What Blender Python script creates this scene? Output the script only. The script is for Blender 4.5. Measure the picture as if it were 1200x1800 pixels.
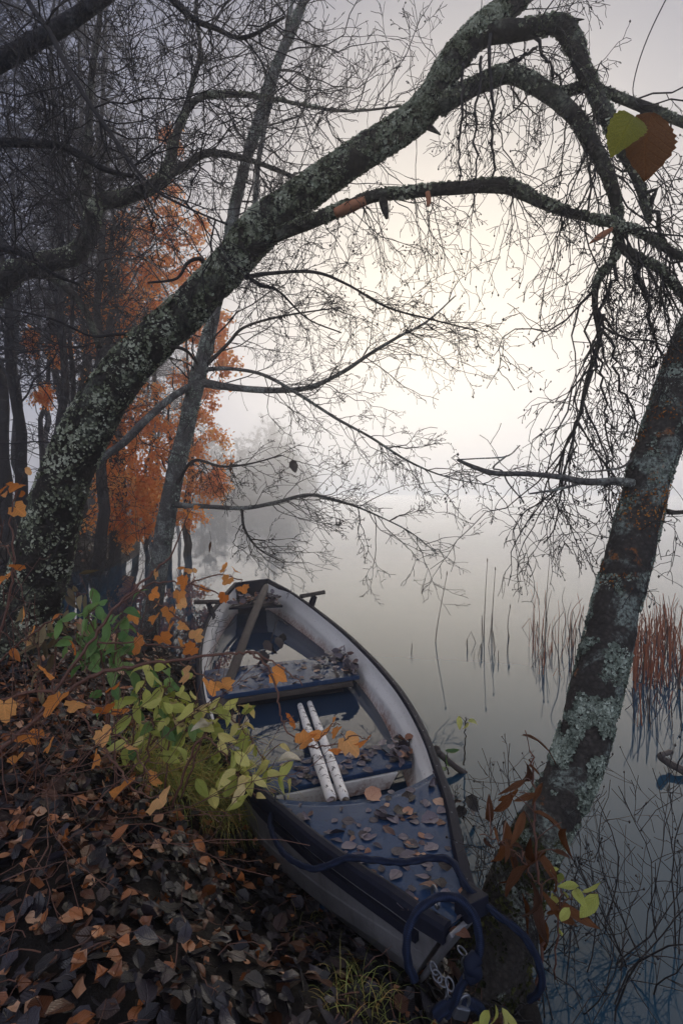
import bpy, math, numpy as np
from mathutils import Vector, Matrix, noise
from math import sin, cos, tan, pi, radians as rad

for o in list(bpy.data.objects): bpy.data.objects.remove(o)
S = bpy.context.scene
COL = S.collection
# ------------------------------------------------------------------ camera
H, F = 1.40, 900.0                       # camera height (m), focal length in photo pixels (18 mm on 24x36)
PITCH = math.atan(35 / 900)
camd = bpy.data.cameras.new('camera'); cam = bpy.data.objects.new('camera', camd); COL.objects.link(cam)
camd.lens = 18; camd.sensor_width = 36; camd.clip_start = .02; camd.clip_end = 2000
cam.location = (0, 0, H); cam.rotation_euler = (pi / 2 - PITCH, 0, 0)
S.camera = cam
# ------------------------------------------------------------------ sun, sky, exposure
SUN_EL, SUN_AZ = rad(11.5), rad(11)
SUNV = Vector((sin(SUN_AZ) * cos(SUN_EL), cos(SUN_AZ) * cos(SUN_EL), sin(SUN_EL)))
sd_ = bpy.data.lights.new('sun', 'SUN'); sd_.energy = .95; sd_.angle = rad(80); sd_.color = (1, .89, .71)
sun = bpy.data.objects.new('sun', sd_); COL.objects.link(sun); sun.rotation_euler = SUNV.to_track_quat('Z', 'Y').to_euler()
W = bpy.data.worlds.new('World'); S.world = W; W.use_nodes = True
wn, wl = W.node_tree.nodes, W.node_tree.links
wn.clear()
sky = wn.new('ShaderNodeTexSky'); sky.sky_type = 'NISHITA'; sky.sun_disc = False
sky.sun_elevation = SUN_EL; sky.sun_rotation = SUN_AZ; sky.dust_density = 0; sky.air_density = .12
bgs = wn.new('ShaderNodeBackground'); bgs.inputs[1].default_value = .05; wl.new(sky.outputs[0], bgs.inputs[0])
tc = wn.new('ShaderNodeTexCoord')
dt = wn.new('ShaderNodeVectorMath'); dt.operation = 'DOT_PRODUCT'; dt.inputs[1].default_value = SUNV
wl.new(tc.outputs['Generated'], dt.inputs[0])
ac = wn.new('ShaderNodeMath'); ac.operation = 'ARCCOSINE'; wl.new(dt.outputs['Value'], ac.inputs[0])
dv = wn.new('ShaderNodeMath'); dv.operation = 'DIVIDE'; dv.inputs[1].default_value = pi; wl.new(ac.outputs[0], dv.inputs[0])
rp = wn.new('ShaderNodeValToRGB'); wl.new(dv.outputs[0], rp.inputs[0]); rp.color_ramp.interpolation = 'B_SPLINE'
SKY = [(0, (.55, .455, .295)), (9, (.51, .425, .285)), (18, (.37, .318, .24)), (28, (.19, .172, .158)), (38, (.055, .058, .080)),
       (52, (.022, .028, .055)), (75, (.045, .052, .090)), (110, (.29, .29, .32)), (180, (.49, .485, .51))]  # last stops: unseen sky behind the camera, raised as added fill for boat and bank
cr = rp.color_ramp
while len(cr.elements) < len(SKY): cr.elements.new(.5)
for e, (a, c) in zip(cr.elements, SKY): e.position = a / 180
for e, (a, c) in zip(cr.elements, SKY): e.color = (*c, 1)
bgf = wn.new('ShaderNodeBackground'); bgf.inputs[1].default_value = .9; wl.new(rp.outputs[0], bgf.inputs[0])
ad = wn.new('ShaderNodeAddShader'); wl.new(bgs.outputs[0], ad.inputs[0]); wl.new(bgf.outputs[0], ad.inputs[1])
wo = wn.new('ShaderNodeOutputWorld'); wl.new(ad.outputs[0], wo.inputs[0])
S.view_settings.view_transform = 'Standard'; S.view_settings.look = 'None'
S.view_settings.exposure = 1.33; S.view_settings.gamma = 1; S.view_settings.use_curve_mapping = False
S.render.engine = 'CYCLES'
cy = S.cycles
cy.use_denoising = True; cy.max_bounces = 8; cy.diffuse_bounces = 6; cy.glossy_bounces = 3; cy.transmission_bounces = 4
cy.transparent_max_bounces = 8; cy.volume_bounces = 2; cy.sample_clamp_indirect = 4; cy.use_adaptive_sampling = False
try: cy.denoiser = 'OPENIMAGEDENOISE'; cy.denoising_input_passes = 'RGB_ALBEDO_NORMAL'; cy.denoising_prefilter = 'ACCURATE'
except Exception: pass

# ------------------------------------------------------------------ helpers
CAM = np.array((0, 0, H)); FW = np.array((0, cos(PITCH), -sin(PITCH))); UP = np.array((0, sin(PITCH), cos(PITCH))); RT = np.array((1., 0, 0))
def ray(px, py): return FW + (px - 600) / F * RT + (900 - py) / F * UP
def P(px, py, d): return CAM + d * ray(px, py)                      # the point seen at a photo pixel at a given depth
def G(px, py, z=0.):                                                # ... on the level z
    r = ray(px, py); return CAM + r * ((z - H) / r[2])
def nrm(v): return v / np.maximum(np.linalg.norm(v, axis=-1, keepdims=True), 1e-9)
R0 = np.random.default_rng(11)

def mesh(name, v, faces, mat=None, uv=None, attr=None, smooth=False):
    """faces: list of (n,k) index arrays; uv per vertex (nv,2); attr {name: per-vertex float}"""
    v = np.asarray(v, np.float32).reshape(-1, 3)
    me = bpy.data.meshes.new(name)
    faces = [np.asarray(f, np.int32) for f in faces if len(f)]
    loops = np.concatenate([f.ravel() for f in faces]); cnt = np.concatenate([np.full(len(f), f.shape[1], np.int32) for f in faces])
    me.vertices.add(len(v)); me.vertices.foreach_set('co', v.ravel())
    me.loops.add(len(loops)); me.loops.foreach_set('vertex_index', loops)
    me.polygons.add(len(cnt)); st = np.zeros(len(cnt), np.int32); st[1:] = np.cumsum(cnt)[:-1]
    me.polygons.foreach_set('loop_start', st)
    me.polygons.foreach_set('use_smooth', np.full(len(cnt), bool(smooth)))
    me.update(calc_edges=True); me.validate()
    if uv is not None:
        u = me.uv_layers.new(name='UVMap'); u.data.foreach_set('uv', np.asarray(uv, np.float32)[loops].ravel())
    for k, a in (attr or {}).items():
        t = me.attributes.new(k, 'FLOAT', 'POINT'); t.data.foreach_set('value', np.asarray(a, np.float32))
    if mat: me.materials.append(mat)
    return me
def add(name, me, parent=None, kind=None, label=None, cat=None, group=None, M=None):
    o = bpy.data.objects.new(name, me); COL.objects.link(o)
    if parent: o.parent = parent
    if M is not None: o.matrix_local = M
    return tag(o, kind, label, cat, group)
def tag(o, kind=None, label=None, cat=None, group=None):
    for k, x in (('kind', kind), ('label', label), ('category', cat), ('group', group)):
        if x: o[k] = x
    return o
def thing(name, label, cat, loc=(0, 0, 0), group=None):
    o = bpy.data.objects.new(name, None); COL.objects.link(o); o.location = tuple(loc); o.empty_display_size = .1
    return tag(o, None, label, cat, group)
class Merge:                                                        # collects verts / faces / per-vertex data into one mesh
    def __init__(s): s.v, s.f, s.a, s.u, s.n = [], [], [], [], 0
    def add(s, v, fs, a=None, uv=None):
        v = np.asarray(v).reshape(-1, 3); s.v.append(v)
        for f in fs: s.f.append(np.asarray(f) + s.n)
        s.a.append(np.full(len(v), .5) if a is None else a); s.u.append(np.zeros((len(v), 2)) if uv is None else uv); s.n += len(v)
    def mesh(s, name, mat, smooth=True):
        q = [f for f in s.f if f.shape[1] == 4]; t = [f for f in s.f if f.shape[1] == 3]
        fs = ([np.concatenate(q)] if q else []) + ([np.concatenate(t)] if t else [])
        return mesh(name, np.concatenate(s.v), fs, mat, np.concatenate(s.u), {'rnd': np.concatenate(s.a)}, smooth)

def spline(pts, n):                                                 # Catmull-Rom through rows (any number of columns)
    p = np.asarray(pts, float); p = np.vstack([2 * p[0] - p[1], p, 2 * p[-1] - p[-2]])
    m = len(p) - 3; t = np.linspace(0, m - 1e-6, n); i = t.astype(int); f = (t - i)[:, None]
    a, b, c, d = p[i], p[i + 1], p[i + 2], p[i + 3]
    return .5 * (2 * b + (c - a) * f + (2 * a - 5 * b + 4 * c - d) * f ** 2 + (3 * b - a - 3 * c + d) * f ** 3)
def frames(c):
    t = nrm(np.gradient(c, axis=0)); u = np.zeros_like(c)
    r = np.array((1., .1, .2)) if abs(t[0][0]) < .8 else np.array((.1, 1., .2))
    u[0] = nrm(np.cross(t[0], r))
    for i in range(1, len(c)):
        x = u[i - 1] - t[i] * np.dot(u[i - 1], t[i]); u[i] = nrm(x)
    return t, u, np.cross(t, u)
def tube(c, r, sides=12, rough=0., fr=3., seed=0., cap=True):
    c = np.asarray(c, float); r = np.broadcast_to(np.asarray(r, float), len(c)); t, u, w = frames(c)
    a = np.linspace(0, 2 * pi, sides, endpoint=False)
    d = u[:, None] * np.cos(a)[None, :, None] + w[:, None] * np.sin(a)[None, :, None]
    rr = np.repeat(r[:, None], sides, 1)
    if rough:
        k = np.empty_like(rr)
        for i in range(len(c)):
            for j in range(sides):
                q = c[i] + d[i, j] * r[i]; q = Vector((q[0] * fr, q[1] * fr, q[2] * fr + seed))
                k[i, j] = noise.fractal(q, 1., 2.1, 4)
        rr = rr * (1 + rough * k)
    v = c[:, None] + d * rr[..., None]; n = len(c)
    i = np.arange(n - 1)[:, None] * sides; j = np.arange(sides)[None]; j2 = (j + 1) % sides
    q = np.stack([i + j, i + j2, i + sides + j2, i + sides + j], -1).reshape(-1, 4)
    v = v.reshape(-1, 3); fs = [q]
    if cap:
        v = np.vstack([v, c[0], c[-1]]); b = n * sides
        e = np.arange(sides); e2 = (e + 1) % sides
        fs.append(np.vstack([np.stack([e2, e, np.full(sides, b)], -1), np.stack([(n - 1) * sides + e, (n - 1) * sides + e2, np.full(sides, b + 1)], -1)]))
    return v, fs
def tubes(pts, rd, sides=3):                                        # many thin tubes of equal point count
    N, K, _ = pts.shape; t = nrm(np.gradient(pts, axis=1)); ref = nrm(R0.normal(size=(N, 1, 3)))
    u = nrm(np.cross(t, ref)); w = np.cross(t, u); a = np.arange(sides) * 2 * pi / sides
    v = pts[:, :, None] + rd[:, :, None, None] * (u[:, :, None] * np.cos(a)[:, None] + w[:, :, None] * np.sin(a)[:, None])
    b = (np.arange(N) * K * sides)[:, None, None]; i = (np.arange(K - 1) * sides)[None, :, None]; j = np.arange(sides)[None, None]; j2 = (j + 1) % sides
    return v.reshape(-1, 3), [np.stack([b + i + j, b + i + j2, b + i + sides + j2, b + i + sides + j], -1).reshape(-1, 4)]
def grow(st, D, L, R, K, rng, wob=.3, bias=(0, 0, 0), zig=.2, taper=.35):
    N = len(st); pts = np.zeros((N, K, 3)); p = st.copy(); d = nrm(D); side = nrm(np.cross(d, rng.normal(size=(N, 3))))
    step = (L / (K - 1))[:, None]; bias = np.asarray(bias, float)
    for i in range(K):
        pts[:, i] = p
        d = nrm(d + wob * rng.normal(size=(N, 3)) * .6 + bias * (i / K) + zig * side * (1 if i % 2 else -1)); p = p + d * step
    return pts, R[:, None] * np.linspace(1, taper, K)[None]
def kids(pts, rd, L, per, lr, ang, rng, rr=.6, t0=.15):
    N, K, _ = pts.shape; n = N * per; o = np.repeat(np.arange(N), per); t = t0 + (1 - t0) * rng.random(n) ** .8
    x = t * (K - 1) * .999; i = x.astype(int); f = (x - i)[:, None]
    s = pts[o, i] * (1 - f) + pts[o, i + 1] * f; T = nrm(pts[o, i + 1] - pts[o, i]); pe = nrm(np.cross(T, rng.normal(size=(n, 3))))
    a = rad(ang) * (.6 + .8 * rng.random(n))[:, None]
    return s, T * np.cos(a) + pe * np.sin(a), L[o] * lr * (1.15 - .75 * t) * (.5 + rng.random(n)), rd[o, i] * rr
def brush(st, D, L, R, rng, levels, K0=9, bias=(0, 0, 0), wob=.3, zig=.2, rmin=.0012, buds=0, sides=3, ang=48, mg=None):
    """levels: [(children per twig, length ratio, points)]"""
    mg = mg or Merge(); pts, rd = grow(st, D, L, R, K0, rng, wob, bias, zig); v, f = tubes(pts, np.maximum(rd, rmin), sides + 1); mg.add(v, f); allp = [(pts, rd)]
    for per, lr, K in levels:
        s, d, L, r = kids(pts, rd, L, per, lr, ang, rng); pts, rd = grow(s, d, L, np.maximum(r, rmin), K, rng, wob, bias, zig)
        v, f = tubes(pts, np.maximum(rd, rmin * .8), sides); mg.add(v, f); allp.append((pts, rd))
    if buds:
        tip = pts[:, -1]; k = rng.random(len(tip)) < buds; tip = tip[k]; n = len(tip)
        s = rng.uniform(.0022, .0048, (n, 1, 1)); oc = np.array([(1, 0, 0), (0, 1, 0), (-1, 0, 0), (0, -1, 0), (0, 0, 1.5), (0, 0, -1.5)], float)
        v = tip[:, None] + oc[None] * s; b = (np.arange(n) * 6)[:, None, None]
        t = np.array([(0, 1, 4), (1, 2, 4), (2, 3, 4), (3, 0, 4), (1, 0, 5), (2, 1, 5), (3, 2, 5), (0, 3, 5)])[None]
        mg.add(v, [(b + t).reshape(-1, 3)])
    return mg, allp

# ------------------------------------------------------------------ materials
class NT:
    def __init__(s, name):
        s.m = bpy.data.materials.new(name); s.m.use_nodes = True; s.t = s.m.node_tree; s.n = s.t.nodes; s.l = s.t.links
        s.b = s.n['Principled BSDF']; s.out = s.n['Material Output']; s.c = s.n.new('ShaderNodeTexCoord')
    def node(s, ty, **kw):
        x = s.n.new(ty)
        for k, v in kw.items():
            if k in ('op',): x.operation = v
            elif hasattr(x, k) and k not in ('inputs',): setattr(x, k, v)
        return x
    def set(s, sock, v):
        if hasattr(v, 'is_output'): s.l.new(v, sock)
        elif v is not None: sock.default_value = v
    def noise(s, scale, detail=4, rough=.6, vec=None, dist=0):
        x = s.n.new('ShaderNodeTexNoise'); x.inputs['Scale'].default_value = scale; x.inputs['Detail'].default_value = detail
        x.inputs['Roughness'].default_value = rough; x.inputs['Distortion'].default_value = dist; s.l.new(vec or s.c.outputs['Object'], x.inputs['Vector']); return x.outputs['Fac']
    def voro(s, scale, out='Distance', feat='F1', vec=None):
        x = s.n.new('ShaderNodeTexVoronoi'); x.feature = feat; x.inputs['Scale'].default_value = scale; s.l.new(vec or s.c.outputs['Object'], x.inputs['Vector']); return x.outputs[out]
    def ramp(s, fac, stops, interp='LINEAR'):
        x = s.n.new('ShaderNodeValToRGB'); s.l.new(fac, x.inputs[0]); c = x.color_ramp; c.interpolation = interp
        while len(c.elements) < len(stops): c.elements.new(.5)
        for e, (p, q) in zip(c.elements, stops): e.position = p
        for e, (p, q) in zip(c.elements, stops): e.color = (*q, 1) if len(q) == 3 else q
        return x.outputs[0]
    def step(s, fac, a, b): return s.ramp(fac, [(a, (0, 0, 0)), (b, (1, 1, 1))])
    def mix(s, f, a, b, ty='MIX'):
        x = s.n.new('ShaderNodeMix'); x.data_type = 'RGBA'; x.blend_type = ty; s.set(x.inputs[0], f)
        for k, v in ((6, a), (7, b)): s.set(x.inputs[k], (*v, 1) if isinstance(v, tuple) and len(v) == 3 else v)
        return x.outputs[2]
    def math(s, op, a, b=None):
        x = s.n.new('ShaderNodeMath'); x.operation = op; s.set(x.inputs[0], a); s.set(x.inputs[1], b); return x.outputs[0]
    def attr(s, n): x = s.n.new('ShaderNodeAttribute'); x.attribute_name = n; return x.outputs['Fac']
    def bump(s, h, st=.5, d=.01, prev=None):
        x = s.n.new('ShaderNodeBump'); x.inputs['Strength'].default_value = st; x.inputs['Distance'].default_value = d; s.l.new(h, x.inputs['Height'])
        if prev: s.l.new(prev, x.inputs['Normal'])
        return x.outputs[0]
    def fin(s, col=None, rough=None, nrm=None, spec=None, metal=None):
        s.set(s.b.inputs['Base Color'], (*col, 1) if isinstance(col, tuple) else col); s.set(s.b.inputs['Roughness'], rough)
        if nrm: s.l.new(nrm, s.b.inputs['Normal'])
        s.set(s.b.inputs['Specular IOR Level'], spec); s.set(s.b.inputs['Metallic'], metal); return s.m

def bark(name, dark, light, lich, amt, sc=1., moss=None, rust=None):
    t = NT(name); n1 = t.noise(14 * sc, 8, .7); v = t.voro(42 * sc); n2 = t.noise(5 * sc, 5, .6, dist=.6); n3 = t.noise(60 * sc, 5, .7)
    c = t.mix(n1, dark, light); c = t.mix(t.math('MULTIPLY', t.step(v, .15, .55), .45), c, tuple(x * .4 for x in dark))
    m = t.math('MULTIPLY', t.step(n2, .58 - amt, .66 - amt), t.step(n3, .40, .58))
    c = t.mix(t.math('MULTIPLY', m, .85), c, t.mix(n3, tuple(x * .55 for x in lich), tuple(min(1, x * 1.4) for x in lich)))
    if moss: c = t.mix(t.math('MULTIPLY', t.step(t.noise(3 * sc, 4), .5, .62), .8), c, moss)
    if rust: c = t.mix(t.math('MULTIPLY', t.step(t.noise(6.5, 5, .65), .61, .67), t.step(n3, .3, .6)), c, rust)
    b = t.bump(t.math('ADD', n1, t.math('MULTIPLY', n3, .5)), .9, .02); b = t.bump(v, .6, .01, b)
    return t.fin(c, .85, b, .25)
def leafmat(name, stops, rough=.45, trans=0., vein=.6, spec=.4, spots=0., wet=0, dirt=.45, vm=.28):
    t = NT(name); r = t.attr('rnd'); uv = t.n.new('ShaderNodeSeparateXYZ'); t.l.new(t.c.outputs['UV'], uv.inputs[0])
    a = t.math('ABSOLUTE', t.math('SUBTRACT', uv.outputs[0], .5))
    ph = t.math('SUBTRACT', t.math('MULTIPLY', uv.outputs[1], 8.), t.math('MULTIPLY', a, 7.))
    sv = t.math('SINE', t.math('MULTIPLY', ph, 2 * pi)); svs = t.step(sv, .72, 1.); mid = t.ramp(a, [(0, (1, 1, 1)), (.035, (0, 0, 0))])
    ve = t.math('MAXIMUM', svs, mid); c = t.ramp(r, stops)
    n = t.noise(45, 4, .65); c = t.mix(t.math('MULTIPLY', t.step(n, .35, .75), dirt), c, t.mix(1., c, (.45, .38, .36), 'MULTIPLY'))
    c = t.mix(t.math('MULTIPLY', ve, vm), c, t.mix(1., c, (1.7, 1.6, 1.5), 'MULTIPLY'))
    if spots: c = t.mix(t.math('MULTIPLY', t.ramp(t.voro(70), [(.12, (1, 1, 1)), (.2, (0, 0, 0))]), spots), c, (.05, .02, .012))
    b = t.bump(t.math('SUBTRACT', t.math('MULTIPLY', n, .6), ve), vein, .003)
    g = t.n.new('ShaderNodeNewGeometry'); t.fin(c, rough, b, t.math('MULTIPLY', t.math('SUBTRACT', 1., g.outputs['Backfacing']), spec))
    if wet: t.b.inputs['Coat Weight'].default_value = wet; t.b.inputs['Coat Roughness'].default_value = .22
    if trans:
        tr = t.n.new('ShaderNodeBsdfTranslucent'); t.l.new(c, tr.inputs[0]); mx = t.n.new('ShaderNodeMixShader'); mx.inputs[0].default_value = trans
        t.l.new(t.b.outputs[0], mx.inputs[1]); t.l.new(tr.outputs[0], mx.inputs[2]); t.l.new(mx.outputs[0], t.out.inputs[0])
    return t.m
def flat(name, c1, c2, sc=20, rough=.6, bump=.2, bd=.005, spec=.4, metal=0.):
    t = NT(name); n = t.noise(sc, 6, .65); return t.fin(t.mix(n, c1, c2), rough, t.bump(n, bump, bd), spec, metal)

M = {}
M['bark_main'] = bark('bark_main', (.018, .015, .013), (.065, .056, .048), (.14, .155, .115), .06)
M['bark_grey'] = bark('bark_grey', (.07, .065, .062), (.21, .20, .19), (.34, .37, .33), .09, 1.6)
M['bark_right'] = bark('bark_right', (.026, .022, .02), (.10, .088, .078), (.27, .32, .28), .05, 1.5, rust=(.36, .13, .03))
M['bark_wood'] = bark('bark_wood', (.018, .016, .018), (.055, .05, .052), (.11, .115, .115), .0, 1.2)
M['twig'] = flat('twig', (.012, .010, .011), (.034, .029, .029), 30, .8)
M['twig_far'] = flat('twig_far', (.014, .013, .017), (.034, .032, .040), 8, .85)
M['cane'] = flat('cane', (.07, .03, .022), (.17, .08, .055), 30, .6)
M['lichen'] = None
def lichenmat(name, stops):
    t = NT(name); c = t.ramp(t.attr('rnd'), stops); n = t.noise(120, 3); c = t.mix(t.math('MULTIPLY', n, .5), c, t.mix(1., c, (.4, .42, .4), 'MULTIPLY'))
    return t.fin(c, .95, t.bump(n, .5, .004), 0.)
M['lichen'] = lichenmat('lichen', [(0, (.04, .044, .03)), (.35, (.13, .14, .09)), (.75, (.31, .335, .235)), (1, (.52, .54, .42))])
M['lichen_blue'] = lichenmat('lichen_blue', [(0, (.06, .07, .055)), (.5, (.22, .26, .215)), (1, (.50, .56, .48))])
M['lichen_rust'] = lichenmat('lichen_rust', [(0, (.12, .045, .015)), (.5, (.30, .11, .025)), (1, (.50, .22, .05))])
M['litter'] = leafmat('litter_leaf', [(0, (.008, .006, .007)), (.3, (.018, .016, .020)), (.55, (.050, .045, .058)), (.66, (.045, .021, .013)), (.80, (.14, .05, .02)), (.92, (.50, .18, .06)), (1, (.68, .42, .26))], .32, 0, .8, .6, 0, 0, vm=.12)
M['boat_leaf'] = leafmat('boat_leaf', [(0, (.03, .022, .024)), (.3, (.11, .098, .122)), (.76, (.26, .225, .265)), (.88, (.13, .06, .04)), (.94, (.48, .23, .14)), (1, (.65, .45, .33))], .45, 0, .8, .3, 0, 0)
M['orange_leaf'] = leafmat('orange_leaf', [(0, (.55, .17, .04)), (.4, (.78, .30, .08)), (.8, (.88, .42, .14)), (1, (.92, .56, .26))], .5, .5, .6, .3, .8, dirt=.3)
M['birch_leaf'] = leafmat('birch_leaf', [(0, (.70, .22, .035)), (.5, (.92, .36, .07)), (1, (.97, .56, .18))], .5, .66, .3, .3, dirt=.1)
M['green_leaf'] = leafmat('green_leaf', [(0, (.10, .22, .07)), (.5, (.20, .36, .11)), (1, (.32, .48, .18))], .4, .4, .7, .4, .5)
M['yellow_leaf'] = leafmat('yellow_leaf', [(0, (.34, .40, .08)), (.4, (.60, .64, .16)), (.75, (.80, .75, .26)), (.88, (.80, .64, .26)), (1, (.9, .86, .74))], .42, .3, .7, .4, .6)
M['tan_leaf'] = leafmat('tan_leaf', [(0, (.10, .075, .045)), (.5, (.25, .20, .11)), (1, (.42, .35, .20))], .6, .35, .6, .3, .4)
M['brown_leaf'] = leafmat('brown_leaf', [(0, (.055, .022, .010)), (.5, (.12, .045, .016)), (1, (.19, .075, .025))], .6, .3, .6, .3)
M['dark_leaf'] = leafmat('dark_leaf', [(0, (.02, .018, .018)), (1, (.07, .05, .045))], .5, 0, .6, .4)
M['grass'] = leafmat('grass_blade', [(0, (.14, .20, .06)), (.4, (.38, .44, .13)), (.7, (.66, .58, .20)), (1, (.70, .44, .15))], .5, .35, .1, .3)
M['reed'] = flat('reed', (.16, .04, .016), (.42, .13, .05), 12, .7)
M['reed_dark'] = flat('reed_dark', (.02, .016, .016), (.09, .05, .035), 12, .7)

def mat_water(name, base, sc, st, spec=.31):
    t = NT(name); n = t.noise(sc, 3, .5); n2 = t.noise(sc * .22, 2, .5)
    b = t.bump(t.math('ADD', n, n2), st, .02); t.fin(base, .015, b, spec); t.b.inputs['IOR'].default_value = 1.33; return t.m
M['lake'] = mat_water('lake_water', (.016, .052, .090), 2.2, .06)
M['bilge'] = mat_water('bilge_water', (.014, .032, .068), 1.5, .006, .30)
def mat_ground():
    t = NT('soil'); n = t.noise(9, 8, .7); n2 = t.noise(90, 4, .7)
    return t.fin(t.mix(n, (.006, .005, .005), (.022, .016, .013)), .8, t.bump(t.math('ADD', n, t.math('MULTIPLY', n2, .5)), .8, .03), .3)
M['soil'] = mat_ground()

# ------------------------------------------------------------------ ground, water
SHORE = np.array([(3.5, -4), (.8, -.4), (.44, .75), (.50, 1.3), (.54, 1.62), (.42, 1.72), (.25, 1.55), (.05, 1.62), (-.22, 1.95), (-.52, 2.5), (-.85, 3.1), (-1.12, 3.9),
                  (-1.75, 4.7), (-2.3, 4.75), (-3.4, 5.1), (-5.4, 6.5), (-5.6, 8), (-4.3, 9.6), (-4.6, 11.5), (-6, 15), (-8, 22), (-11, 38), (-10, 56), (-9, 80), (-6.5, 106), (-5, 132), (-20, 155), (-60, 215)], float)
def shore_dist(x, y):                                               # signed distance to the waterline, positive on land
    p = np.stack([x, y], -1); best = np.full(x.shape, 1e9); sg = np.zeros(x.shape)
    inside = np.zeros(x.shape, bool); poly = np.vstack([SHORE, (-400, 215), (-400, -4)])
    for a, b in zip(SHORE[:-1], SHORE[1:]):
        d = b - a; t = np.clip(((p - a) @ d) / (d @ d), 0, 1); q = a + t[..., None] * d; best = np.minimum(best, np.linalg.norm(p - q, axis=-1))
    for a, b in zip(poly, np.roll(poly, -1, 0)):
        c = ((a[1] > y) != (b[1] > y)) & (x < (b[0] - a[0]) * (y - a[1]) / (b[1] - a[1] + 1e-12) + a[0]); inside ^= c
    return np.where(inside, best, -best)
def sstep(x, a, b): t = np.clip((x - a) / (b - a), 0, 1); return t * t * (3 - 2 * t)
def height(x, y):
    x, y = np.asarray(x, float), np.asarray(y, float); s = shore_dist(x, y)
    lo = np.sin(x * 3.1 + 1.3) * np.sin(y * 2.7 + .4) * .03 + np.sin(x * 7.3 + y * 5.1) * .014 + np.sin(x * 13.7 - y * 11.3) * .007
    land = .04 + .40 * sstep(s, .02, .85) * (1 - .55 * sstep(x, .0, .6) * sstep(-y, -2.2, -1.0)) + .22 * sstep(s, .8, 3.5) + .8 * sstep(s, 4, 30) * (1 - sstep(y, 16, 34)) + lo * sstep(s, .05, .5)
    return np.where(s > 0, land, .04 - .06 * sstep(-s, 0, .05) - .95 * sstep(-s, 0, 2.2))
def axis(segs):
    o = []
    for a, b, n in segs: o += list(np.linspace(a, b, n, endpoint=False))
    return np.array(o + [segs[-1][1]])
gx = axis([(-155, -30, 14), (-30, -8, 24), (-8, -3, 40), (-3, 1.6, 130), (1.6, 6, 20), (6, 155, 12)])
gy = axis([(-28, -1, 10), (-1, .4, 14), (.4, 4.2, 110), (4.2, 14, 70), (14, 80, 50), (80, 214, 12)])
X, Y = np.meshgrid(gx, gy); Z = height(X, Y)
v = np.stack([X, Y, Z], -1).reshape(-1, 3); nx, ny = len(gx), len(gy)
ii = (np.arange(ny - 1)[:, None] * nx + np.arange(nx - 1)[None]); q = np.stack([ii, ii + 1, ii + nx + 1, ii + nx], -1).reshape(-1, 4)
ground = add('ground', mesh('ground', v, [q], M['soil'], smooth=True), kind='structure', label='dark leaf-strewn bank and forest floor')
water = add('lake', mesh('lake', [(-155, -28, 0), (155, -28, 0), (155, 214, 0), (-155, 214, 0)], [[(0, 1, 2, 3)]], M['lake']), kind='structure', label='still misty lake')

# ------------------------------------------------------------------ haze
def boxmesh(name, a, b, mat):
    x0, y0, z0 = a; x1, y1, z1 = b
    v = [(x0, y0, z0), (x1, y0, z0), (x1, y1, z0), (x0, y1, z0), (x0, y0, z1), (x1, y0, z1), (x1, y1, z1), (x0, y1, z1)]
    return mesh(name, v, [[(0, 3, 2, 1), (4, 5, 6, 7), (0, 1, 5, 4), (1, 2, 6, 5), (2, 3, 7, 6), (3, 0, 4, 7)]], mat)
hm = bpy.data.materials.new('haze'); hm.use_nodes = True; hn = hm.node_tree.nodes; hn.clear()
pv = hn.new('ShaderNodeVolumePrincipled'); ho = hn.new('ShaderNodeOutputMaterial'); hm.node_tree.links.new(pv.outputs[0], ho.inputs['Volume'])
pv.inputs['Color'].default_value = (.945, .955, .985, 1); pv.inputs['Density'].default_value = .0118; pv.inputs['Anisotropy'].default_value = .74
add('haze', boxmesh('haze', (-158, -30, -2.1), (158, 218, 21), hm), kind='stuff', label='pale autumn mist over the lake and wood')

# ------------------------------------------------------------------ leaf shapes
def ovate(rng, rows=6, wid=.40, pw=.85, ser=.05, curl=.25, fold=.25, skew=.1, tipy=1.2):
    t = np.linspace(0, 1, rows + 1); w = wid * np.sin(pi * t ** pw) ** .8 * (1 - .15 * t); w[0] = .012; w[-1] = .004
    w = w * (1 + ser * np.where(np.arange(rows + 1) % 2, 1, -1)); c = rng.normal(0, skew) * t ** 2
    v = []; uv = []; a1, a2, f = rng.normal(0, curl), rng.normal(0, curl), abs(rng.normal(fold, .12))
    for i, tt in enumerate(t):
        for s in (-1, -.5, 0, .5, 1):
            x = s * w[i] + c[i]; v.append((x, tt, a1 * (tt - .5) ** 2 + f * abs(s) * w[i] + a2 * s * w[i] * tt + .02 * sin(9 * tt + 5 * s))); uv.append((.5 + s * .5 * (w[i] / wid), tt))
    q = [(i * 5 + j, i * 5 + j + 1, i * 5 + j + 6, i * 5 + j + 5) for i in range(rows) for j in range(4)]
    return np.array(v), np.array(q), np.array(uv)
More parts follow.
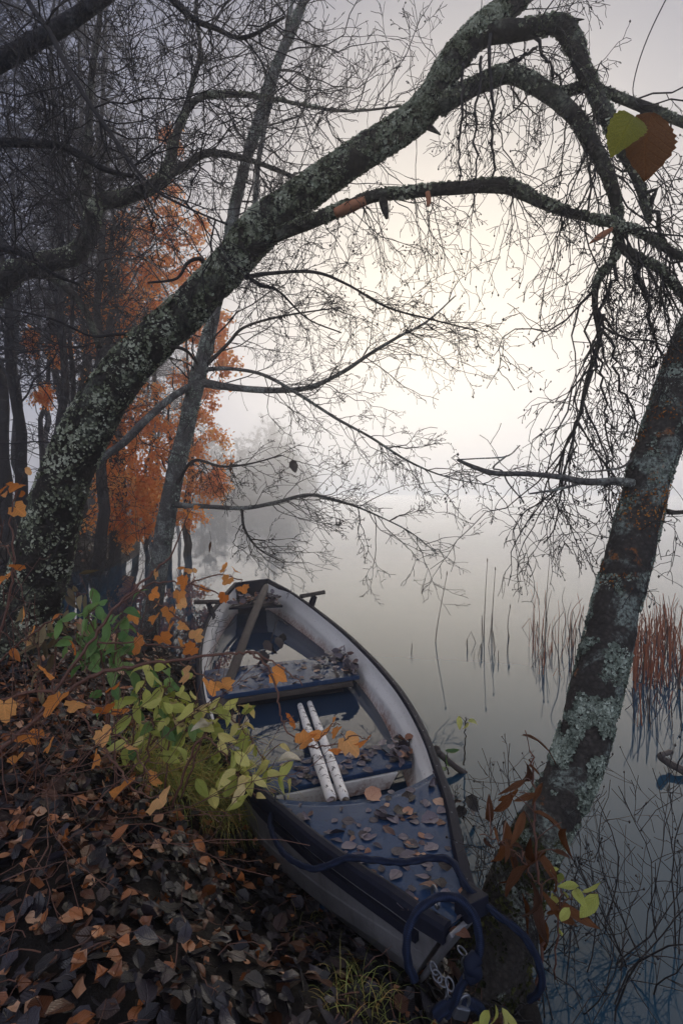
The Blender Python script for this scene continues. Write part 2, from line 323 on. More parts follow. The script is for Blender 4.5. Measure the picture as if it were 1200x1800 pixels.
def lobed(rng, curl=.3):                                            # three- to five-lobed maple/currant leaf
    ang = np.array([-168, -140, -118, -95, -72, -52, -30, -14, 0, 14, 30, 52, 72, 95, 118, 140, 168])
    rr = np.array([.16, .34, .36, .47, .42, .54, .40, .58, .68, .58, .40, .54, .42, .47, .36, .34, .16]) * (1 + rng.normal(0, .06, 17))
    a1, a2, f = rng.normal(0, curl), rng.normal(0, curl), abs(rng.normal(.2, .15)); v = [(0, .34, 0)]; uv = [(.5, .34)]
    for k in (.55, 1.):
        for a, r in zip(ang, rr):
            x, y = r * k * sin(rad(a)), .34 + r * k * cos(rad(a)); v.append((x, y, 0)); uv.append((.5 + x * .6, y))
    v = np.array(v); v[:, 2] = a1 * (v[:, 1] - .4) ** 2 + f * np.abs(v[:, 0]) + a2 * v[:, 0] * v[:, 1] + .035 * np.sin(8 * v[:, 1] + 9 * v[:, 0])
    tr = [(0, 1 + i, 2 + i) for i in range(16)]; q = [(1 + i, 18 + i, 19 + i, 2 + i) for i in range(16)]
    return v, (np.array(q), np.array(tr)), np.array(uv)
def leafset(mats, n, fn, name, seed):                               # a set of leaf meshes that copies share
    rng = np.random.default_rng(seed); out = []
    for i in range(n):
        v, f, uv = fn(rng); r = (i + .5) / n
        out.append(mesh(name, v, list(f) if isinstance(f, tuple) else [f], mats, uv, {'rnd': np.full(len(v), r)}, True))
    return out
def basis(tip, nor):
    y = Vector(tip).normalized(); x = y.cross(Vector(nor))
    if x.length < 1e-4: x = y.orthogonal()
    x.normalize(); z = x.cross(y); return Matrix((x, y, z)).transposed().to_4x4()
def place(loc, tip, nor, s): m = basis(tip, nor) @ Matrix.Scale(s, 4); m.translation = Vector(loc); return m
alder = lambda r: ovate(r, 6, r.uniform(.34, .46), r.uniform(.82, 1.), .08, .4, .2)
round_ = lambda r: ovate(r, 7, r.uniform(.36, .5), r.uniform(.85, 1.05), .05, .18, .05)
lance = lambda r: ovate(r, 7, .13, .8, .03, .9, .3, .2)
plain = lambda r: ovate(r, 6, .235, .82, .02, .6, .3)
def scatter(mg, tmpl, pos, tip, nor, s, rnd):                       # many leaves into one mesh
    k = R0.integers(0, len(tmpl), len(pos)); y = nrm(tip); x = nrm(np.cross(y, nor)); z = np.cross(x, y)
    for j, (v, f, uv) in enumerate(tmpl):
        m = k == j; n = int(m.sum())
        if not n: continue
        V = pos[m][:, None] + s[m][:, None, None] * (v[None, :, :1] * x[m][:, None] + v[None, :, 1:2] * y[m][:, None] + v[None, :, 2:] * z[m][:, None])
        b = (np.arange(n) * len(v))[:, None, None]
        mg.add(V, [(b + g[None]).reshape(-1, g.shape[1]) for g in (f if isinstance(f, tuple) else (f,))], np.repeat(rnd[m], len(v)), np.tile(uv, (n, 1)))

# ------------------------------------------------------------------ leaf litter on the bank
rl = np.random.default_rng(5)
L_SET = leafset(M['litter'], 36, alder, 'leaf', 21)
def on_land(n, x0, x1, y0, y1, rng, smin=.03):
    o = np.zeros((0, 2))
    while len(o) < n:
        p = np.stack([rng.uniform(x0, x1, n * 2), rng.uniform(y0, y1, n * 2)], -1); p = p[shore_dist(p[:, 0], p[:, 1]) > smin]; o = np.vstack([o, p])
    return o[:n]
def slope_n(p, e=.03):
    h0, hx, hy = height(p[:, 0], p[:, 1]), height(p[:, 0] + e, p[:, 1]), height(p[:, 0], p[:, 1] + e); return h0, nrm(np.stack([-(hx - h0) / e, -(hy - h0) / e, np.ones_like(h0)], -1))
def litter(n, box, rng, smin, smax, lift, tilt=.35, bright=0.):
    p = on_land(n, *box, rng); h, nn = slope_n(p); nn = nrm(nn + rng.normal(0, tilt, (n, 3))); a = rng.uniform(0, 2 * pi, n)
    tip = np.stack([np.cos(a), np.sin(a), rng.normal(0, .2, n)], -1); tip = nrm(tip - nn * (tip * nn).sum(1, keepdims=True))
    pos = np.stack([p[:, 0], p[:, 1], h + rng.uniform(.003, lift, n)], -1); s = smin + (smax - smin) * rng.random(n)
    r = rng.random(n); lf = sstep(-p[:, 0], -.1, 1.3); r = np.where(rng.random(n) < (.03 + .20 * lf), rng.uniform(.74, 1, n), r * .78)
    return pos, tip, nn, s, r
lite = lambda q, k: ovate(q, k, q.uniform(.28, .46), q.uniform(.82, 1.), .08, .4, .2)
tm = [lite(rl, 5) for _ in range(14)]; tmf = [lite(rl, 3) for _ in range(8)]
lit = Merge()
for n, box, a, b in ((7600, (-2.3, .75, .35, 3.0), .027, .058), (3500, (-4.5, -.6, 2.2, 6.2), .04, .075), (3000, (-13, -2.5, 4.5, 14), .06, .11)):
    pos, tip, nn, s, r = litter(n, box, rl, a, b, .03); scatter(lit, tm if b < .06 else tmf, pos, tip, nn, s, r)
add('leaf_litter', lit.mesh('leaf_litter', M['litter']), ground, kind='stuff')
pos, tip, nn, s, r = litter(285, (-1.15, .45, .66, 1.9), rl, .034, .064, .03, .34)
pos[:, 2] += .008
for i in range(285):
    add('leaf', L_SET[min(35, int(r[i] * 36))], ground, M=place(pos[i], tip[i], nn[i], s[i]))
pos, tip, nn, s, r = litter(1500, (-1.6, .3, .7, 2.6), rl, .012, .034, .045, .7)
k_ = rl.random(1500) < .12 + .80 * sstep(-pos[:, 0], .0, .7); crumb = Merge(); tm2 = [ovate(rl, 3, .42, .9, .2, 1.2, .5) for _ in range(10)]
scatter(crumb, tm2, pos[k_], tip[k_], nn[k_], s[k_], rl.uniform(.76, 1., int(k_.sum()))); add('crumpled_leaves', crumb.mesh('crumpled_leaves', M['litter']), ground, kind='stuff')
p = on_land(420, -1.6, .5, .6, 2.8, rl); h, nn = slope_n(p); a = rl.uniform(0, 2 * pi, 420); d_ = np.stack([np.cos(a), np.sin(a), rl.normal(0, .12, 420)], -1)
pts, rd = grow(np.column_stack([p, h + .028]), d_, rl.uniform(.03, .16, 420), rl.uniform(.0008, .002, 420), 6, rl, .25); v, f = tubes(pts, rd, 4); add('twig_litter', mesh('twig_litter', v, f, M['cane']), ground, kind='stuff')
# fallen sticks on the litter
for k, (x0, y0, x1, y1, w) in enumerate(((620, 1570, 790, 1800, 10), (560, 1640, 640, 1720, 6), (690, 1600, 640, 1540, 4), (120, 1640, 260, 1715, 4))):
    a, b = G(x0, y0, .3), G(x1, y1, .3); t = np.linspace(0, 1, 12)[:, None]; c = a + (b - a) * t + rl.normal(0, .006, (12, 3)); c[:, 2] = height(c[:, 0], c[:, 1]) + .02 + .012 * np.sin(t[:, 0] * 9)
    v, f = tube(c, np.linspace(w, w * .5, 12) * .0007, 7, .15, 30)
    add('stick', mesh('stick', v, f, M['twig'], smooth=True), label=('long dark stick lying from the bow hull down to the bottom edge', 'short crooked stick on the dark leaves left of the bow', 'thin twig leaning against the hull near the bow', 'thin twig among the brown leaves at far lower left')[k], cat='stick')

# ------------------------------------------------------------------ trees
def px_path(pts, n, k=.375): return spline([(*P(x, y, d), w * k * d / F) for x, y, w, d in pts], n)
def limb(parent, pts, n, sides, mat, name='branch', rough=.10, fr=9., label=None, k=.375):
    c = px_path(pts, n, k); v, f = tube(c[:, :3], c[:, 3], sides, rough, fr, R0.uniform(0, 50)); add(name, mesh(name, v, f, mat, smooth=True), parent, label=label); return c
def lichen(parent, c, n, smin, smax, mat, seed, thr=.0, name='lichen', up=.3, freq=6., lo=0, hi=1):
    rng = np.random.default_rng(seed); cc, r = c[:, :3], c[:, 3]; t, u, w = frames(cc); N = n * 3
    i = rng.integers(int(lo * (len(cc) - 1)), max(1, int(hi * (len(cc) - 1))), N); f = rng.random((N, 1)); a = rng.uniform(0, 2 * pi, N)[:, None]
    d = nrm(u[i] * np.cos(a) + w[i] * np.sin(a)); p = cc[i] * (1 - f) + cc[i + 1] * f + d * (r[i, None] * 1.01)
    k = np.array([noise.fractal(Vector(q * freq) + Vector((seed, 0, 0)), 1, 2, 3) for q in p]) + up * d[:, 2]
    m = k > thr; p, d, k = p[m][:n], d[m][:n], k[m][:n]; n = len(p)
    s = rng.uniform(smin, smax, n); nor = nrm(d + rng.normal(0, .45, (n, 3))); x = nrm(np.cross(nor, rng.normal(size=(n, 3)))); y = np.cross(nor, x)
    L = 6; an = np.linspace(0, 2 * pi, L, endpoint=False)[None] + rng.uniform(0, 6, (n, 1)); rr = s[:, None] * rng.uniform(.35, 1.05, (n, L))
    ring = p[:, None] + rr[..., None] * (np.cos(an)[..., None] * x[:, None] + np.sin(an)[..., None] * y[:, None]) + nor[:, None] * (s[:, None, None] * rng.uniform(.05, .6, (n, L, 1)))
    V = np.concatenate([p[:, None], ring], 1); b = (np.arange(n) * (L + 1))[:, None, None]
    tr = np.array([(0, 1 + j, 1 + (j + 1) % L) for j in range(L)])[None]
    at = np.repeat(np.clip(.35 + .9 * (k - thr) + rng.normal(0, .22, n), 0, 1), L + 1)
    mg = Merge(); mg.add(V, [(b + tr).reshape(-1, 3)], at); add(name, mg.mesh(name, mat, False), parent, kind='stuff')
def sprout(c, n, rng, l0, l1, r, side=None, sw=.5, lo=0., hi=1.):   # starting points of twigs along a limb
    k = rng.uniform(lo, hi, n) * (len(c) - 1.001); i = k.astype(int); f = (k - i)[:, None]; p = c[i, :3] * (1 - f) + c[i + 1, :3] * f
    T = nrm(c[i + 1, :3] - c[i, :3]); d = nrm(np.cross(T, rng.normal(size=(n, 3)))) + .5 * T
    if side is not None: d = d + sw * np.asarray(side, float)
    d = nrm(d); return p + d * c[i, 3:4] * .6, d, rng.uniform(l0, l1, n), np.full(n, r)

# --- the big leaning tree
T1 = thing('leaning_tree', 'big lichen-covered tree leaning over the boat from left bank', 'tree', P(40, 1110, 2.9))
def att(o): return o
def reloc(root):                                                    # children are built in world space: keep them there under the placed root
    for ch in root.children: ch.location = ch.location - root.location if ch.matrix_local.translation.length < 1e-9 else ch.location - root.location
trk = limb(T1, [(20, 1190, 185, 2.9), (40, 1110, 158, 2.9), (72, 1000, 140, 2.86), (102, 880, 126, 2.8), (150, 760, 118, 2.75), (230, 640, 106, 2.7), (330, 545, 96, 2.65), (405, 465, 90, 2.6), (455, 405, 98, 2.56), (530, 345, 82, 2.5), (620, 280, 76, 2.45), (720, 215, 74, 2.4), (765, 165, 72, 2.36), (790, 115, 68, 2.32), (840, 58, 66, 2.3), (895, 10, 60, 2.3), (965, -70, 52, 2.3)], 170, 40, M['bark_main'], 'trunk', .12, 7., k=.335)
lA = limb(T1, [(835, 65, 46, 2.3), (870, 58, 44, 2.28), (925, 52, 42, 2.25), (975, 42, 42, 2.2), (1003, 65, 46, 2.18), (1020, 110, 38, 2.15), (1045, 165, 36, 2.12), (1066, 205, 36, 2.1), (1090, 260, 24, 2.1), (1120, 320, 20, 2.08), (1140, 390, 14, 2.05)], 60, 18, M['bark_main'])
limb(T1, [(985, 38, 18, 2.2), (1005, 36, 11, 2.2), (1026, 34, 2, 2.2)], 8, 8, M['bark_main'], 'stub')
lB = limb(T1, [(770, 185, 50, 2.36), (815, 160, 42, 2.33), (855, 142, 40, 2.3), (900, 130, 40, 2.25), (960, 162, 38, 2.2), (1010, 205, 36, 2.15), (1045, 262, 32, 2.12), (1075, 330, 28, 2.1), (1086, 395, 22, 2.1), (1080, 450, 19, 2.1), (1050, 490, 16, 2.1), (1045, 540, 13, 2.12), (1052, 600, 11, 2.15), (1030, 670, 9, 2.15), (1015, 740, 7, 2.2), (985, 800, 5, 2.2)], 90, 16, M['bark_main'])
lC = limb(T1, [(975, 168, 26, 2.2), (1020, 153, 23, 2.18), (1060, 162, 22, 2.15), (1110, 180, 22, 2.1), (1160, 200, 22, 2.05), (1215, 222, 20, 2.0), (1300, 260, 18, 2.0)], 34, 14, M['bark_main'])
lD = limb(T1, [(485, 415, 30, 2.5), (520, 400, 30, 2.48), (575, 378, 30, 2.42), (615, 362, 28, 2.38), (655, 346, 26, 2.34), (720, 338, 26, 2.3), (800, 331, 27, 2.24), (880, 326, 32, 2.2), (915, 338, 30, 2.18), (965, 362, 24, 2.15), (1030, 382, 18, 2.1), (1080, 390, 18, 2.08)], 70, 16, M['bark_main'], label='half-broken lichen-tufted limb arching out over the lake')
lD2 = limb(T1, [(1070, 398, 22, 2.08), (1110, 402, 22, 2.05), (1150, 425, 20, 2.02), (1190, 448, 18, 2.0), (1260, 480, 18, 2.0)], 26, 14, M['bark_main'])
lD3 = limb(T1, [(1080, 430, 20, 2.1), (1120, 452, 20, 2.06), (1160, 475, 20, 2.03), (1200, 520, 18, 2.0), (1260, 590, 14, 2.0)], 26, 14, M['bark_main'])
M['split_wood'] = flat('split_wood', (.25, .09, .04), (.48, .20, .10), 18, .7)
limb(T1, [(590, 375, 22, 2.38), (615, 364, 26, 2.35), (642, 352, 20, 2.33)], 10, 12, M['split_wood'], 'split_wood', label='bare orange wood where the limb has split')
limb(T1, [(1035, 428, 3, 2.06), (1055, 415, 15, 2.06), (1075, 402, 8, 2.06)], 8, 8, M['split_wood'], 'splinter', label='bare orange splinter')
limb(T1, [(751, 338, 12, 2.26), (753, 350, 12, 2.26), (752, 362, 8, 2.26)], 6, 8, M['split_wood'], 'bark_flake', label='hanging flap of orange bark')
limb(T1, [(672, 348, 22, 2.33), (676, 366, 20, 2.33), (680, 384, 8, 2.33)], 8, 10, M['bark_main'], 'moss_tuft')
limb(T1, [(752, 222, 16, 2.4), (764, 230, 9, 2.38), (774, 237, 3, 2.37)], 6, 8, M['bark_main'], 'stub')
lE = limb(T1, [(430, 488, 12, 2.6), (470, 481, 9, 2.6), (550, 478, 7, 2.58), (610, 500, 6, 2.55), (680, 540, 5, 2.55), (760, 562, 4, 2.5), (840, 582, 3, 2.5)], 40, 8, M['twig'])
lF = limb(T1, [(440, 490, 10, 2.6), (460, 502, 10, 2.55), (490, 512, 6, 2.5), (540, 560, 4, 2.5), (600, 585, 3, 2.5)], 24, 8, M['twig'])
lG = limb(T1, [(300, 610, 8, 2.6), (318, 612, 8, 2.55), (334, 622, 7, 2.5), (348, 642, 4, 2.5)], 16, 8, M['bark_main'])
lH = limb(T1, [(250, 585, 8, 2.7), (200, 588, 7, 2.6), (160, 590, 6, 2.55), (90, 560, 5, 2.5), (0, 540, 4, 2.5)], 24, 8, M['twig'])
lI = limb(T1, [(360, 470, 9, 2.6), (352, 455, 9, 2.55), (330, 462, 8, 2.5), (310, 490, 6, 2.5), (260, 497, 5, 2.5)], 20, 8, M['twig'])
lichen(T1, trk, 22000, .005, .0145, M['lichen'], 3, -.30, freq=8.5, up=.22)
lichen(T1, lD, 1500, .005, .013, M['lichen'], 4, .0, up=.35); lichen(T1, lB, 1500, .004, .010, M['lichen'], 5, -.05, hi=.7); lichen(T1, lA, 900, .004, .011, M['lichen'], 6, -.05)
lichen(T1, lC, 400, .004, .009, M['lichen'], 7, 0); lichen(T1, lD3, 400, .004, .009, M['lichen'], 8, 0); lichen(T1, lD2, 400, .004, .009, M['lichen'], 9, 0)
rt = np.random.default_rng(31)
DN = (0, 0, -1)
tw = Merge()
def add_tw(c, n, l0, l1, r, levels, side, sw, lo=0., hi=1., bias=(0, 0, -.35), wob=.32, zig=.22, K0=10, buds=.5, mg=None, ang=48, rmin=.0013):
    st, d, L, R = sprout(c, n, rt, l0, l1, r, side, sw, lo, hi); return brush(st, d, L, R, rt, levels, K0, bias, wob, zig, rmin, buds, mg=mg or tw, ang=ang)
add_tw(lB, 26, .35, .95, .0048, [(6, .42, 7), (3, .45, 5)], DN, 1.2, .35, 1, rmin=.0019, wob=.4)
add_tw(lB, 16, .3, .75, .004, [(6, .45, 6), (3, .45, 5)], DN, 1.0, .05, .5, rmin=.0017, wob=.4)
add_tw(lD, 34, .22, .6, .0026, [(5, .45, 6), (3, .45, 4)], DN, 1.3, .15, .95)
add_tw(lD2, 12, .3, .8, .0046, [(6, .42, 6), (4, .45, 5)], DN, 1.2)
add_tw(lD3, 12, .3, .8, .0046, [(6, .42, 6), (4, .45, 5)], DN, 1.2)
add_tw(lC, 18, .25, .7, .0035, [(5, .42, 6), (3, .45, 5)], DN, .5)
add_tw(lA, 22, .2, .6, .003, [(5, .45, 6), (3, .45, 4)], DN, .6)
add_tw(lE, 26, .2, .55, .0022, [(5, .45, 6), (4, .5, 5)], (.4, 0, -.1), 1.0, .1, 1, bias=(.1, 0, -.1))
add_tw(lF, 14, .2, .5, .002, [(5, .45, 6), (3, .5, 5)], (.4, 0, -.4), .8, .2, 1)
add_tw(trk, 26, .25, .6, .0025, [(5, .45, 6), (3, .5, 5)], (.3, 0, .2), .6, .42, .95, bias=(0, 0, -.1))
for x0, y0, x1, y1, w in ((845, 95, 830, 320, 6), (860, 60, 868, 315, 7), (813, 110, 806, 318, 6), (935, 60, 985, 150, 7), (880, 120, 945, 85, 9)):
    a, b = P(x0, y0, 2.25), P(x1, y1, 2.2); t = np.linspace(0, 1, 14)[:, None]; cc = a + (b - a) * t + rt.normal(0, .007, (14, 3)); r = np.linspace(w, w * .5, 14) * .5 * 2.2 / F
    v, f = tube(cc, r, 6, .15, 60); add('branch', mesh('branch', v, f, M['twig'], smooth=True), T1); add_tw(np.column_stack([cc, r]), 9, .12, .4, .002, [(4, .45, 5), (2, .5, 4)], DN, .5)
for x0, y0, x1, y1, w in ((1085, 430, 1000, 820, 7), (1050, 555, 1130, 800, 6), (1015, 740, 965, 955, 5), (1052, 590, 1075, 900, 5), (1120, 460, 1160, 640, 8), (1130, 330, 1185, 480, 10)):
    a, b = P(x0, y0, 2.1), P(x1, y1, 2.15); t = np.linspace(0, 1, 22)[:, None]; cc = a + (b - a) * t + rt.normal(0, .012, (22, 3)); r = np.linspace(w, w * .4, 22) * .5 * 2.1 / F
    v, f = tube(cc, r, 6, .15, 60); add('branch', mesh('branch', v, f, M['twig'], smooth=True), T1); add_tw(np.column_stack([cc, r]), 15, .12, .42, .0022, [(4, .45, 6), (3, .5, 4)], DN, .7, rmin=.0017, wob=.42)
add('twigs', tw.mesh('twigs', M['twig']), T1, kind='stuff')

# --- the slim grey tree behind it
T2 = thing('slim_tree', 'slim grey-barked tree rising from the water edge behind the big leaning trunk', 'tree', P(262, 1130, 4.9))
t2 = limb(T2, [(252, 1180, 52, 4.9), (262, 1110, 44, 4.9), (285, 960, 42, 4.85), (303, 860, 40, 4.8), (330, 740, 37, 4.75), (352, 650, 36, 4.7), (372, 570, 29, 4.65), (393, 470, 27, 4.6), (410, 380, 26, 4.55), (428, 300, 25, 4.5), (455, 210, 24, 4.45), (480, 130, 23, 4.4), (512, 55, 20, 4.35), (545, -30, 18, 4.3)], 110, 18, M['bark_grey'], 'trunk', .12, 8)
limb(T2, [(448, 365, 13, 4.5), (454, 290, 12, 4.45), (466, 220, 11, 4.45), (478, 170, 10, 4.4), (500, 70, 9, 4.4), (520, -30, 8, 4.4)], 40, 10, M['bark_grey'])
a1 = limb(T2, [(352, 672, 22, 4.7), (400, 680, 17, 4.6), (470, 686, 15, 4.5), (540, 682, 12, 4.4), (600, 655, 10, 4.3), (650, 622, 9, 4.2), (700, 592, 7, 4.1), (750, 565, 5, 4.0), (800, 520, 3, 4.0)], 60, 10, M['bark_grey'])
a2 = limb(T2, [(355, 650, 12, 4.7), (400, 648, 9, 4.6), (460, 658, 8, 4.5), (520, 690, 8, 4.4), (590, 735, 7, 4.3), (650, 768, 6, 4.2), (720, 812, 5, 4.1), (790, 840, 3, 4.1), (870, 855, 2, 4.0)], 60, 9, M['bark_grey'])
a3 = limb(T2, [(310, 888, 14, 4.75), (360, 890, 11, 4.6), (430, 893, 10, 4.5), (490, 882, 9, 4.4), (545, 870, 8, 4.35), (610, 885, 6, 4.3), (660, 905, 4, 4.2), (720, 935, 3, 4.1), (770, 975, 2, 4.1)], 54, 9, M['bark_grey'])
a4 = limb(T2, [(340, 676, 16, 4.7), (300, 700, 17, 4.5), (255, 740, 18, 4.3), (215, 780, 18, 4.2), (180, 805, 18, 4.1), (150, 830, 16, 4.0)], 40, 12, M['bark_grey'])
a5 = limb(T2, [(355, 650, 10, 4.7), (400, 605, 8, 4.6), (430, 575, 7, 4.5), (500, 555, 5, 4.4), (600, 540, 3, 4.3)], 30, 8, M['twig'])
a6 = limb(T2, [(312, 850, 9, 4.75), (340, 810, 7, 4.6), (390, 820, 6, 4.5), (440, 815, 4, 4.4), (495, 800, 3, 4.3)], 30, 8, M['twig'])
a7 = limb(T2, [(425, 893, 7, 4.5), (430, 930, 6, 4.5), (455, 965, 4, 4.45), (500, 990, 3, 4.4)], 24, 7, M['twig'])
tw = Merge()
for c, n in ((a1, 34), (a2, 34), (a3, 30), (a5, 18), (a6, 18), (a7, 12)):
    add_tw(c, n, .25, .8, .0042, [(5, .45, 6), (4, .5, 5)], (.55, 0, -.15), 1.1, .22, 1, bias=(.15, 0, -.12), rmin=.0022, buds=.7)
add_tw(a4, 14, .3, .8, .004, [(5, .45, 6), (4, .5, 5)], None, 0, .1, .9, rmin=.0022)
add_tw(t2, 46, .5, 1.6, .008, [(7, .45, 6), (4, .5, 5)], (.0, 0, .3), .5, .35, 1, bias=(0, 0, .1), rmin=.0026)
add('twigs', tw.mesh('twigs', M['twig']), T2, kind='stuff')
lichen(T2, t2, 4200, .006, .014, M['lichen_blue'], 14, .05, up=.1)

# --- the right-hand tree
T5 = thing('lakeside_tree', 'lichen-patched tree leaning out right from the bank beside the bow', 'tree', P(865, 1690, 1.45))
t5 = limb(T5, [(835, 1800, 215, 1.40), (862, 1700, 165, 1.45), (905, 1570, 128, 1.5), (950, 1462, 116, 1.55), (1000, 1370, 112, 1.6), (1030, 1280, 110, 1.65), (1062, 1150, 106, 1.72), (1090, 1030, 101, 1.8), (1117, 930, 97, 1.85), (1143, 820, 95, 1.9), (1178, 720, 95, 1.95), (1212, 620, 96, 2.0), (1265, 500, 92, 2.0), (1330, 330, 85, 2.0)], 150, 36, M['bark_right'], 'trunk', .12, 9)
r1 = limb(T5, [(1112, 850, 20.4, 1.85), (1080, 846, 18.7, 1.85), (1030, 847, 17.0, 1.84), (980, 838, 13.6, 1.84), (925, 833, 11.9, 1.84), (870, 832, 11.9, 1.84), (835, 822, 10.2, 1.84), (803, 808, 6.8, 1.84)], 44, 8, M['bark_grey'])
limb(T5, [(803, 808, 3, 1.84), (840, 806, 3, 1.84), (890, 802, 3.5, 1.84), (913, 783, 3, 1.84)], 18, 6, M['bark_grey'])
limb(T5, [(890, 801, 4, 1.84), (866, 822, 4, 1.84), (882, 828, 4, 1.84), (893, 850, 4, 1.84), (920, 882, 3, 1.84)], 24, 6, M['bark_grey'])
limb(T5, [(1030, 847, 7, 1.84), (980, 860, 6, 1.84), (930, 868, 4, 1.84)], 16, 6, M['bark_grey'])
limb(T5, [(1110, 808, 6, 1.88), (1090, 822, 5, 1.86), (1050, 828, 4, 1.85), (1013, 830, 3, 1.85)], 14, 6, M['bark_grey'])
limb(T5, [(1170, 899, 14, 1.86), (1190, 901, 11, 1.86), (1230, 896, 10, 1.86)], 8, 8, M['bark_right'])
lichen(T5, t5, 8500, .0032, .0095, M['lichen_blue'], 24, .04, up=.0, freq=9., lo=.21, hi=.47)
M['moss'] = lichenmat('moss', [(0, (.012, .012, .008)), (.6, (.04, .045, .018)), (1, (.10, .10, .04))]); lichen(T5, t5, 3500, .003, .009, M['moss'], 27, -.2, 'moss', up=0, freq=8., lo=0, hi=.24)
lichen(T5, t5, 8000, .003, .009, M['lichen_blue'], 25, -.02, up=.0, freq=8., lo=.47, hi=1)
lichen(T5, t5, 1500, .0022, .006, M['lichen_rust'], 26, .02, 'rust_lichen', up=0, freq=7., lo=.52, hi=.9)
tw = Merge(); add_tw(r1, 10, .08, .25, .0015, [(3, .5, 5)], DN, .6); add_tw(t5, 14, .2, .5, .002, [(5, .45, 6), (3, .5, 5)], (0, 0, -.8), .8, .55, .95)
add('twigs', tw.mesh('twigs', M['twig']), T5, kind='stuff')

# --- crooked tree at left and the overhead boughs
T3 = thing('crooked_tree', 'tree at left edge whose mossy limb steps up in elbows towards the middle', 'tree', P(-80, 1000, 4.6))
c1 = limb(T3, [(-90, 1020, 90, 4.6), (-85, 820, 85, 4.6), (-70, 640, 78, 4.6), (-30, 530, 70, 4.55), (20, 482, 52, 4.5), (80, 462, 44, 4.5), (135, 446, 42, 4.5), (158, 405, 38, 4.5), (172, 360, 36, 4.5), (215, 348, 32, 4.45), (262, 332, 30, 4.4), (292, 305, 28, 4.4), (306, 250, 20, 4.4), (325, 200, 17, 4.4), (352, 172, 14, 4.4), (400, 166, 12, 4.4), (470, 172, 9, 4.4), (600, 195, 6, 4.4), (720, 185, 4, 4.4)], 120, 16, M['bark_main'], 'trunk', .14, 8)
c2 = limb(T3, [(292, 308, 22, 4.4), (325, 292, 19, 4.4), (360, 270, 17, 4.4), (400, 272, 15, 4.35), (450, 285, 12, 4.3), (520, 312, 8, 4.3)], 36, 10, M['bark_main'])
c3 = limb(T3, [(325, 200, 12, 4.4), (340, 140, 12, 4.4), (352, 90, 10, 4.4), (345, 20, 9, 4.4), (350, -40, 8, 4.4)], 30, 9, M['bark_main'])
c4 = limb(T3, [(160, 400, 26, 4.5), (152, 330, 24, 4.5), (156, 250, 20, 4.5), (160, 150, 15, 4.5), (175, 40, 12, 4.5), (180, -40, 10, 4.5)], 40, 10, M['bark_main'])
c5 = limb(T3, [(60, 470, 20, 4.5), (110, 500, 18, 4.45), (150, 545, 16, 4.4), (175, 610, 14, 4.4)], 24, 9, M['bark_main'])
lichen(T3, c1, 3800, .008, .017, M['lichen'], 33, .0, up=.3)
tw = Merge()
for c, n in ((c1, 44), (c2, 24), (c3, 22), (c4, 30), (c5, 10)): add_tw(c, n, .4, 1.3, .006, [(6, .45, 6), (5, .5, 5)], None, 0, .3 if c is c1 else .1, 1, bias=(0, 0, .05), rmin=.0028, buds=.3)
add('twigs', tw.mesh('twigs', M['twig']), T3, kind='stuff')
T4 = thing('overhanging_tree', 'dark tree just outside the left edge with boughs crossing the top corner', 'tree', P(-420, 1100, 2.6))
d0 = limb(T4, [(-430, 1260, 150, 2.6), (-420, 900, 130, 2.6), (-370, 500, 110, 2.6), (-250, 250, 70, 2.55), (-120, 165, 50, 2.5), (0, 108, 42, 2.5), (60, 75, 38, 2.45), (110, 45, 36, 2.4), (170, 5, 32, 2.4), (250, -60, 28, 2.4)], 60, 18, M['bark_wood'], 'trunk', .12, 8)
d1 = limb(T4, [(-120, 240, 24, 2.5), (0, 250, 20, 2.5), (60, 252, 18, 2.5), (110, 258, 18, 2.48), (150, 278, 16, 2.45), (190, 300, 12, 2.4), (235, 310, 8, 2.4)], 36, 10, M['bark_wood'])
d2 = limb(T4, [(30, -40, 14, 2.1), (55, 10, 13, 2.1), (90, 60, 12, 2.1), (115, 110, 11, 2.08), (150, 170, 11, 2.05), (195, 235, 10, 2.05), (235, 292, 8, 2.0), (275, 335, 7, 2.0), (330, 365, 5, 2.0), (400, 395, 4, 2.0)], 60, 9, M['twig'])
d3 = limb(T4, [(250, -60, 22, 2.4), (330, 25, 14, 2.45), (380, 50, 11, 2.5), (430, 66, 9, 2.5), (500, 30, 6, 2.5)], 30, 9, M['bark_wood'])
d4 = limb(T4, [(-100, 430, 26, 2.6), (0, 436, 18, 2.6), (50, 450, 14, 2.55), (90, 480, 10, 2.5), (140, 500, 6, 2.5)], 24, 9, M['bark_wood'])
tw = Merge()
for c, n in ((d0, 22), (d1, 24), (d2, 26), (d3, 20), (d4, 14)): add_tw(c, n, .25, .8, .0036, [(6, .45, 6), (5, .5, 5)], None, 0, .45 if c is d0 else .1, 1, bias=(0, 0, .0), rmin=.0016, buds=.2)
add('twigs', tw.mesh('twigs', M['twig']), T4, kind='stuff')

